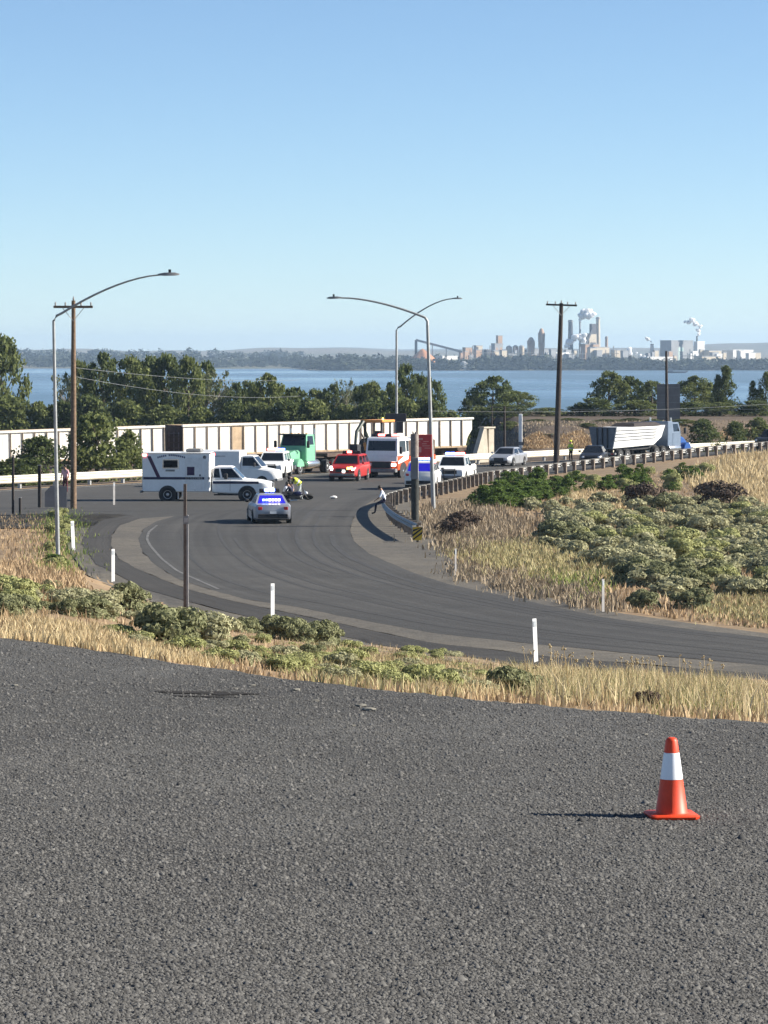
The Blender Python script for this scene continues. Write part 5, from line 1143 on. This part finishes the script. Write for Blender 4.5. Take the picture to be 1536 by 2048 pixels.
LANDM = [(90, 'past the left roadside posts'), (160, 'past the wooden cross-arm pole'), (300, 'past the large roadside bush'), (440, 'past the ambulance'), (530, 'past the white box van'), (640, 'past the mint green tractor'), (720, 'past the red command truck'), (830, 'past the fire engine'), (900, 'past the red sign'), (960, 'past the end of the rail cars'), (1080, 'past the silver sedan'), (1150, 'past the leaning pole'), (1320, 'past the dump trailer'), (1370, 'past the grey sign back'), (1480, 'past the blue tractor'), (9999, 'past the black car')]
def tree(px, d, top, wpx, kind, label=None, where='behind the rail cars', grp=None):
    x, y, z = at(px, d); h = zt(top, d) - z; w = wpx / F * d
    cat, lb = KIND[kind]; n = tcount[kind] = tcount.get(kind, 0) + 1
    if not label:
        lm = next(t for e, t in LANDM if px < e); ad = ('tall ' if h > 8.5 else 'short ' if h < 5.5 else '') + ('broad ' if w > 5.2 else 'narrow ' if w < 4 else '')
        label, grp = f'{ad}{lb} {where}, {lm}', f'{ad}{kind} {cat} {lm}'
    o = thing('riverside_' + cat, label, cat, (x, y, z), random.uniform(0, 6.28), grp)
    o.scale = (w, w, h)
    link('crown', CROWNS[kind][n % len(CROWNS[kind])], None, o); link('trunk', TRP if kind == 'pale' else TR, None, o)
    return o
W1 = 'by the river'
for (px, d, top, w, k) in ((2, 350, 672, 125, 'mid'), (-70, 345, 690, 130, 'mid'), (130, 352, 752, 70, 'pale'), (205, 355, 705, 95, 'dark'), (262, 348, 712, 105, 'mid'), (330, 352, 704, 110, 'dark'), (378, 346, 714, 90, 'mid'),
        (428, 350, 742, 85, 'pale'), (470, 356, 765, 80, 'dark'), (535, 350, 748, 95, 'mid'), (590, 352, 772, 80, 'dark'), (665, 352, 768, 80, 'dark'), (690, 344, 760, 55, 'pale'), (745, 354, 763, 95, 'mid'),
        (160, 358, 722, 80, 'mid'), (300, 362, 708, 90, 'dark'), (410, 360, 722, 80, 'dark'), (500, 362, 762, 80, 'mid'), (630, 358, 778, 70, 'mid'), (720, 362, 770, 70, 'dark'), (815, 350, 728, 95, 'dark'), (858, 352, 752, 70, 'dark'), (785, 345, 770, 70, 'mid')):
    tree(px, d, top, w, k, None, W1)
W2 = 'beyond the embankment'
for (px, d, top, w, k) in ((985, 366, 752, 105, 'dark'), (1035, 370, 782, 80, 'mid'), (940, 372, 792, 50, 'dark'), (1218, 366, 742, 80, 'mid'), (1262, 368, 752, 80, 'dark'), (1305, 364, 762, 80, 'mid'), (1390, 366, 752, 90, 'mid'), (1420, 370, 768, 60, 'dark'), (1590, 366, 745, 90, 'mid')):
    tree(px, d, top, w, k, None, W2)
for (px, top, w) in ((1452, 732, 75), (1436, 748, 40), (1506, 762, 45), (1532, 742, 55)): tree(px, 362, top, w, 'spire', None, W2)
W3 = 'under the trees'
for (px, top, w, k) in ((20, 790, 150, 'bush'), (75, 805, 90, 'bush'), (-60, 790, 150, 'bush'), (120, 800, 80, 'dbush'), (175, 790, 110, 'dbush'), (250, 800, 120, 'bush'), (330, 812, 110, 'bush'), (400, 815, 100, 'bush'), (470, 800, 90, 'dbush'),
        (520, 805, 100, 'bush'), (575, 798, 100, 'dbush'), (630, 800, 100, 'bush'), (690, 808, 90, 'bush'), (745, 795, 100, 'dbush'), (805, 795, 110, 'bush'), (865, 800, 80, 'dbush'), (905, 822, 70, 'bush')):
    tree(px, 333, top, w, k, None, W3)
for (px, top, w, k) in ((1010, 808, 120, 'dbush'), (1095, 815, 90, 'bush'), (1160, 808, 60, 'dbush'), (1190, 795, 90, 'dbush'), (1270, 800, 110, 'bush'), (1380, 805, 100, 'dbush'), (1440, 805, 90, 'bush'), (1510, 800, 80, 'dbush'), (955, 812, 70, 'bush')):
    tree(px, 352, top, w, k, None, 'on the embankment')
for (px, d, top, w, k) in ((1175, 300, 846, 40, 'dbush'), (1215, 318, 838, 60, 'bush'), (1262, 322, 836, 50, 'dbush'), (1305, 316, 838, 45, 'bush'), (1365, 318, 838, 60, 'bush'), (1470, 312, 842, 55, 'dbush'), (1515, 322, 834, 60, 'bush'), (1075, 320, 838, 50, 'dbush'), (1140, 325, 836, 60, 'bush'), (1020, 318, 842, 50, 'bush')):
    tree(px, d, top, w, k, None, 'on the embankment slope')
tree(195, 236, 826, 150, 'bush', 'large green bush between the far guardrail and the cream rail car')
tree(258, 238, 862, 75, 'bush', 'smaller green bush beside the ambulance end in front of the rail car')
tree(80, 232, 872, 115, 'dbush', 'dark bush in front of the cream rail car near the left posts')
tree(20, 228, 915, 120, 'dbush', 'low dark bush below the rail car at the left roadside')
tree(1408, 297, 838, 75, 'dbush', 'dark green bush on the embankment right of the blue tractor')
tree(1090, 290, 868, 55, 'dbush', 'small dark shrub on the brown embankment behind the leaning pole')

# sagebrush mounds: each its own plant
def sage_mesh(seed, m, n=2400, leaf=.042, flat=.62):
    rng = np.random.default_rng(seed); pts, nn = [], []
    for i in range(16):
        a, r = rng.uniform(0, 6.28), .36 * math.sqrt(rng.uniform(0, 1)); c = np.array([r * math.cos(a) * 1.05, r * math.sin(a), .42 * math.sqrt(max(.05, 1 - (r / .48) ** 2)) * rng.uniform(.7, 1.15)])
        q = rng.normal(0, 1, (n // 16, 3)); q[:, 2] = np.abs(q[:, 2]) * .9 - .25; q /= np.linalg.norm(q, axis=1)[:, None]
        pts.append(c + q * rng.uniform(.10, .19) * np.array([1.2, 1.2, .85])); nn.append(q)
    q = rng.normal(0, 1, (n // 3, 3)); q[:, 2] = np.abs(q[:, 2]); q /= np.linalg.norm(q, axis=1)[:, None]; pts.append(q * np.array([.42, .42, .38])); nn.append(q)
    P = np.concatenate(pts); P[:, 2] = np.maximum(P[:, 2], .01); V, Q = leaf_quads(P, leaf, rng, flat, 1.9, np.concatenate(nn))
    me = np_mesh('foliage', V, Q); me.materials.append(m); return me
def stem_mesh(seed):
    rng = random.Random(seed); mb = MB()
    for i in range(9):
        a = rng.uniform(0, 6.28); l = rng.uniform(.2, .4); mb.tube([(0, 0, -.05), (math.cos(a) * l * .5, math.sin(a) * l * .5, .15), (math.cos(a) * l, math.sin(a) * l, rng.uniform(.25, .42))], [.025, .018, .008], 5)
    me = mb.mesh('stem'); me.materials.append(L_BROWN); return me
STEM = stem_mesh(3)
SAGES = {'sage': [sage_mesh(70 + i, L_SAGE) for i in range(4)], 'dark': [sage_mesh(80 + i, L_SAGED) for i in range(2)], 'green': [sage_mesh(90 + i, L_SAGEG) for i in range(3)], 'brown': [sage_mesh(96, L_BROWN, 1500, .04)], 'weed': [crown_mesh('foliage', 100 + i, L_WEED, 34, 60, .055, 'mound', .0, .95) for i in range(4)]}
def inpoly(px, py, poly):
    r = np.zeros(len(px), bool); n = len(poly)
    for i in range(n):
        (x0, y0), (x1, y1) = poly[i], poly[(i + 1) % n]
        c = ((y0 > py) != (y1 > py)); r ^= c & (px < (x1 - x0) * (py - y0) / ((y1 - y0) if y1 != y0 else 1e-9) + x0)
    return r
def scatter(poly, n, d0, d1, mind=0.0, rng=RNG, warp=1.0, fray=0.0):
    """ground points whose place in the photograph lies within a patch of it"""
    u0, u1 = min(p[0] for p in poly) - 70 * fray, max(p[0] for p in poly) + 70 * fray; out = np.zeros((0, 2))
    for _ in range(40):
        m = max(n * 4, 400); u = rng.uniform(u0, u1, m); d = d0 * np.power(d1 / d0, rng.random(m) ** warp); x = (u - CX) / F * d; z = gz(x, d)
        v_ = HZ + (CAMZ - z) / d * F
        k = inpoly(u + fray * (30 * wob(x, d * .5, .9) + 26 * wob(x * 1.3 + 4, d, 2.3) + rng.normal(0, 22, m)), v_ + fray * (9 * wob(x + 7, d * .4, 1.1) + rng.normal(0, 6, m)), poly); out = np.concatenate([out, np.stack([x[k], d[k]], -1)])
        if len(out) >= n * (3 if mind else 1): break
    if not mind: return out[:n]
    keep = []
    for p in out:
        if all((p[0] - q[0]) ** 2 + ((p[1] - q[1]) * .6) ** 2 > mind * mind for q in keep): keep.append(p)
        if len(keep) >= n: break
    return np.array(keep)
scount = 0
def sage(x, y, w, kind, label, grp, hk=1.0):
    global scount; scount += 1; o = thing('sagebrush' if kind not in ('weed',) else 'weed_clump', label, 'bush', (x, y, gzf(x, y) - .02), random.uniform(0, 6.28), grp)
    k = random.uniform(.8, 1.15) * hk * (random.uniform(.45, .8) if kind == 'weed' else 1); o.scale = (w, w, w * k); link('foliage', SAGES[kind][scount % len(SAGES[kind])], None, o); link('stem', STEM, None, o); return o
LOOK = {'sage': 'pale grey', 'green': 'yellow green', 'dark': 'dark grey green'}
GR = 'mounds inside the ramp curve'; SMALL = []
for p in scatter([(1070, 1045), (1200, 1030), (1560, 1035), (1760, 1040), (1800, 1225), (1600, 1200), (1480, 1190), (1340, 1195), (1230, 1150), (1120, 1105), (1070, 1080)], 205, 92, 190, .58):
    k_ = random.choice(('sage', 'sage', 'green', 'dark')); w_ = random.uniform(.95, 1.9)
    if w_ < 1.42 or p[0] / p[1] > .123: SMALL.append((*p, w_, .8)); continue
    z_ = 'very broad' if w_ > 1.68 else 'broad'
    sage(*p, w_, k_, f"{z_} {LOOK[k_]} sagebrush mound in the dense patch inside the ramp curve", f"{z_} {LOOK[k_]} {GR}", .8)
for (px, py, w, k, lb) in ((1120, 1085, 2.1, 'dark', 'largest dark sagebrush at the edge of the patch inside the ramp curve'), (1265, 1165, 1.6, 'dark', 'broad dark sagebrush leading the patch nearest the ramp road'), (1320, 1172, 1.6, 'dark', 'second broad dark sagebrush leading the patch nearest the ramp road'),
        (1440, 1018, 3.0, 'brown', 'dark brown dead bush beside the golden grass'), (1290, 1215, 1.2, 'dark', 'dark sagebrush at the ramp edge right of the grey steel post'), (1385, 1216, 1.4, 'dark', 'low dark sagebrush standing alone close to the ramp edge'), (1290, 1010, 2.6, 'brown', 'brown dead bush leaning down the slope below the near guardrail'),
        (1335, 1020, 2.2, 'dark', 'dark sagebrush beside the brown dead bush below the guardrail'), (905, 1075, 1.5, 'brown', 'grey brown dead shrub at the gravel shoulder'), (930, 1060, 1.8, 'brown', 'larger grey brown dead shrub behind the gravel shoulder')):
    x, y = pix(px, py); sage(x, y, w, k, lb, None, .9)
for p in scatter([(935, 1000), (1000, 976), (1130, 968), (1140, 992), (1050, 1018), (940, 1022)], 34, 150, 240, .7): sage(*p, random.uniform(1.0, 2.0), 'weed', 'bright green weed clump on the slope below the near guardrail', 'green weeds below the guardrail')
for p in scatter([(1140, 962), (1400, 938), (1420, 955), (1330, 990), (1200, 985), (1150, 978)], 30, 150, 280, .8): sage(*p, random.uniform(.9, 1.7), 'weed' if random.random() < .6 else 'green', 'green weed clump along the slope top beside the near guardrail', 'green weeds along the slope top')
for p in scatter([(1040, 1015), (1250, 1000), (1500, 1010), (1540, 1040), (1200, 1035), (1080, 1045)], 26, 130, 210, .9): SMALL.append((*p, random.uniform(.9, 1.5), .9))
GB = 'sagebrush on the near bank'
for p in scatter([(150, 1195), (260, 1190), (400, 1235), (520, 1275), (760, 1305), (950, 1320), (960, 1385), (620, 1352), (420, 1320), (250, 1290), (130, 1240)], 92, 27, 90, .37, warp=1.1):
    k_ = random.choice(('sage', 'green', 'green', 'sage', 'dark')); w_ = random.uniform(.22, .46); z_ = 'broad' if w_ > .36 else 'small'
    sage(*p, w_ * (1 + (p[1] - 28) / 75), k_, f'{z_} {LOOK[k_]} sagebrush on the bank between parking lot and ramp', f'{z_} {LOOK[k_]} {GB}', .72)
for p in scatter([(0, 1185), (150, 1195), (200, 1250), (0, 1240)], 22, 29, 110, .5): sage(*p, random.uniform(.34, .62), random.choice(('sage', 'dark', 'green')), 'grey sagebrush among straw at the left end of the bank', 'sagebrush at the left end of the bank')
for p in scatter([(400, 1300), (600, 1325), (960, 1360), (960, 1392), (620, 1357), (420, 1326)], 46, 25, 40, .3):
    k_ = random.choice(('sage', 'green', 'green')); sage(*p, random.uniform(.26, .46), k_, f'little {LOOK[k_]} sagebrush close to the edge of the parking lot', f'little {LOOK[k_]} lot edge sagebrush', .85)
for (px, py, w, k, lb) in ((340, 1295, .85, 'dark', 'largest sagebrush on the bank below the brown square post'), (415, 1300, .75, 'sage', 'pale sagebrush right of the largest bank sagebrush'), (1010, 1392, .52, 'dark', 'dark sagebrush at the lot edge beside the tall straw grass'), (1060, 1385, .5, 'dark', 'dark green sagebrush below the dotted delineator post'),
        (200, 1215, .8, 'sage', 'round sagebrush left of the brown square post on the bank'), (255, 1225, .9, 'dark', 'dark sided round sagebrush on the bank behind the straw patch'), (1295, 1418, .3, 'brown', 'small brown tuft at the lot edge below the golden grass')):
    x, y = pix(px, py); sage(x, y, w, k, lb, None)
for p in scatter([(90, 1030), (140, 1030), (150, 1130), (100, 1140)], 12, 90, 175, .45): sage(*p, random.uniform(.6, 1.0), random.choice(('green', 'weed')), 'green weed clump round the foot of the left street light', 'weeds round the left street light')
for p in scatter([(470, 1240), (560, 1262), (700, 1300), (640, 1300), (480, 1265)], 16, 60, 92, .6): sage(*p, random.uniform(.6, .95), 'dark', 'dusty dark green weed clump along the gravel verge of the ramp', 'weeds along the gravel verge')

# the smaller mounds that merge with their neighbours
sm_me = [sage_mesh(120 + i, L_SAGE, 620, .085) for i in range(3)]; SV, SQ, so = [], [], 0
for i, (x, y, w, k) in enumerate(SMALL):
    me = sm_me[i % 3]; v_ = np.empty(len(me.vertices) * 3, np.float32); me.vertices.foreach_get('co', v_); v_ = v_.reshape(-1, 3); a = random.uniform(0, 6.28); c, sn = math.cos(a), math.sin(a)
    SV.append(np.stack([x + w * (v_[:, 0] * c - v_[:, 1] * sn), y + w * (v_[:, 0] * sn + v_[:, 1] * c), gzf(x, y) - .02 + v_[:, 2] * w * k * random.uniform(.8, 1.1)], -1)); SQ.append(np.arange(len(v_)).reshape(-1, 4) + so); so += len(v_)
o = link('low_sagebrush_cover', np_mesh('low_sagebrush_cover', np.concatenate(SV), np.concatenate(SQ)), L_SAGE); struct(o, 'stuff'); o['label'] = 'low merging sagebrush filling the gaps between the broad mounds'
for me in sm_me: bpy.data.meshes.remove(me)

# grass: blades nobody could count
def grass(name, label, patches, m):
    V, T, o = [], [], 0
    for poly, n, d0, d1, hgt, wid in patches:
        p = scatter(poly, n, d0, d1, fray=0.0 if d1 > 260 else (1.0 if d0 > 60 else .7)); n = len(p)
        k = p[:, 1] > np.interp(CX + p[:, 0] / p[:, 1] * F, LU, LD) + .03; p = p[k]; n = len(p)
        if not n: continue
        cl = np.clip(.72 + .35 * wob(p[:, 0], p[:, 1], 1.3) + .35 * wob(p[:, 0] + 9, p[:, 1] * .7, 3.1), .2, 1.35)
        h = hgt * RNG.uniform(.45, 1.15, n) * cl; a = RNG.uniform(0, 6.28, n); le = RNG.uniform(.05, .6, n) * h; w = wid * RNG.uniform(.6, 1.3, n)
        B = np.stack([p[:, 0], p[:, 1], gz(p[:, 0], p[:, 1]) - .02], -1); r = RNG.uniform(0, 3.14, n); s = np.stack([np.cos(r), np.sin(r), 0 * a], -1) * w[:, None]
        mid = B + np.stack([np.cos(a) * le * .35, np.sin(a) * le * .35, h * .6], -1); tip = B + np.stack([np.cos(a) * le, np.sin(a) * le, h], -1)
        V.append(np.stack([B - s, B + s, mid + s * .7, mid - s * .7, tip], 1).reshape(-1, 3)); b = np.arange(n)[:, None, None] * 5 + o
        T.append((np.array([[0, 1, 2], [0, 2, 3], [3, 2, 4]])[None] + b).reshape(-1, 3)); o += n * 5
    ob = link(name, np_mesh(name, np.concatenate(V), np.concatenate(T)), m); struct(ob, 'stuff'); ob['label'] = label
G_TAN = leaf_mat('grass_tan', (.25, .165, .09), (.52, .39, .24), .2)
G_GOLD = leaf_mat('grass_gold', (.34, .25, .125), (.66, .55, .34), .25)
G_YG = leaf_mat('grass_yellow_green', (.22, .20, .085), (.50, .44, .25), .25)
G_GRN = leaf_mat('grass_green', (.09, .14, .03), (.27, .31, .09), .25)
G_GREY = leaf_mat('grass_grey', (.18, .14, .095), (.38, .31, .22), .2)
FIELD = [(860, 1010), (1000, 1000), (1560, 900), (1900, 885), (1950, 1325), (1640, 1268), (1390, 1245), (1200, 1216), (1040, 1178), (930, 1140), (880, 1090)]
grass('dry_tan_grass', 'dry tan grass over the slope inside the ramp curve and the left bank', [(FIELD, 34000, 90, 290, .26, .035), ([(0, 1036), (110, 1036), (140, 1150), (160, 1200), (0, 1215)], 9000, 40, 170, .3, .02), ([(-200, 1036), (0, 1036), (0, 1270), (-200, 1250)], 3000, 30, 170, .3, .02), ([(0, 1200), (330, 1200), (560, 1270), (900, 1310), (1250, 1340), (1560, 1370), (2200, 1450), (2200, 1500), (1560, 1455), (900, 1402), (450, 1348), (0, 1286), (-500, 1240), (-500, 1150)], 44000, 23, 90, .13, .008)], G_TAN)
grass('golden_grass', 'tall golden grass on the slope beside the brown dead bush and along the lot edge', [([(1360, 950), (1450, 915), (1600, 900), (1620, 1050), (1480, 1040), (1400, 1000)], 9000, 130, 270, .75, .04), ([(1130, 980), (1250, 1000), (1280, 1030), (1150, 1030)], 3000, 140, 220, .4, .04), ([(1060, 1330), (1200, 1335), (1440, 1345), (2000, 1440), (2000, 1475), (1480, 1440), (1300, 1428), (1080, 1408)], 8000, 24, 60, .34, .006),
    ([(0, 1225), (120, 1240), (260, 1275), (420, 1315), (420, 1346), (200, 1312), (0, 1290)], 11000, 27, 60, .16, .007), ([(850, 1340), (1000, 1355), (1000, 1400), (850, 1388)], 3500, 25, 60, .2, .007), ([(700, 1310), (850, 1325), (850, 1380), (700, 1360)], 2500, 27, 70, .15, .007)], G_GOLD)
grass('yellow_green_grass', 'yellow green grass in front of the sagebrush patch and on the near bank', [([(900, 1085), (1060, 1085), (1220, 1120), (1250, 1165), (1080, 1165), (960, 1140)], 6500, 95, 160, .4, .03), ([(1380, 1180), (1600, 1180), (1640, 1262), (1420, 1235)], 3500, 85, 140, .3, .03), ([(1280, 1360), (1560, 1355), (1560, 1438), (1330, 1428)], 6000, 22, 60, .17, .007), ([(1040, 1335), (1250, 1340), (1500, 1360), (1480, 1425), (1060, 1405)], 6500, 23, 60, .3, .006), ([(560, 1280), (1000, 1330), (1300, 1345), (1300, 1400), (900, 1392), (600, 1366)], 11000, 24, 80, .17, .008)], G_YG)
grass('green_grass', 'short green grass at the lot edge near the golden stalks and by the left street light', [([(1290, 1385), (1400, 1375), (1520, 1390), (1500, 1430), (1320, 1425)], 5000, 22, 40, .12, .006), ([(90, 1025), (150, 1028), (150, 1140), (100, 1140)], 2200, 70, 175, .32, .02), ([(1090, 1150), (1180, 1160), (1200, 1200), (1100, 1185)], 900, 90, 130, .4, .03)], G_GRN)
grass('grey_dead_grass', 'grey dead grass at the gravel shoulder below the street light', [([(850, 1015), (960, 1015), (1060, 1050), (1000, 1090), (900, 1110), (860, 1060)], 9000, 110, 200, .5, .035), ([(900, 1130), (1200, 1200), (1240, 1222), (1050, 1190), (920, 1150)], 4000, 90, 130, .45, .03), ([(990, 845), (1600, 840), (1600, 885), (990, 895)], 2600, 270, 350, .28, .05)], G_GREY)
grass('embankment_grass', 'dry tan grass on the railway embankment behind the highway', [([(1050, 878), (1075, 866), (1100, 872), (1110, 895), (1045, 900)], 1500, 262, 330, .35, .05), ([(1120, 872), (1165, 862), (1190, 885), (1185, 898), (1120, 898)], 1500, 262, 330, .35, .05), ([(1440, 862), (1600, 855), (1600, 882), (1440, 882)], 2000, 270, 340, .4, .05)], G_TAN)
# flowering stalks above the near grass
st = MB(); P_ = scatter([(1040, 1345), (1200, 1345), (1460, 1350), (1480, 1400), (1060, 1400)], 70, 24, 50)
for x, y in P_:
    h = random.uniform(.3, .48); z = gzf(x, y); dx = random.uniform(-.06, .06); st.tube([(x, y, z), (x + dx * .4, y, z + h * .6), (x + dx, y, z + h)], [.003, .0025, .002], 4)
    for k in range(4): st.ball((x + dx + random.uniform(-.02, .02), y, z + h - .015 + random.uniform(-.03, .02)), random.uniform(.006, .013), 1)
o = st.build('seed_stalks', G_GOLD); struct(o, 'stuff'); o['label'] = 'thin seed stalks standing above the golden grass'

# ------------------------------------------------------------------ haze
def haze():
    mb = MB().box(-9000, 9000, -300, 15500, WZ - 4, 95); o = mb.build('haze', None, None, 0); m = bpy.data.materials.new('haze_air'); m.use_nodes = True
    n, l = m.node_tree.nodes, m.node_tree.links; n.remove(n['Principled BSDF']); v = n.new('ShaderNodeVolumePrincipled')
    v.inputs['Color'].default_value = (.56, .76, 1.0, 1); v.inputs['Density'].default_value = HAZE; v.inputs['Anisotropy'].default_value = .2
    l.new(v.outputs[0], n['Material Output'].inputs['Volume']); o.data.materials.append(m); struct(o, 'stuff'); o['label'] = 'pale blue summer haze over the river'
HAZE = 0.85e-4
haze()
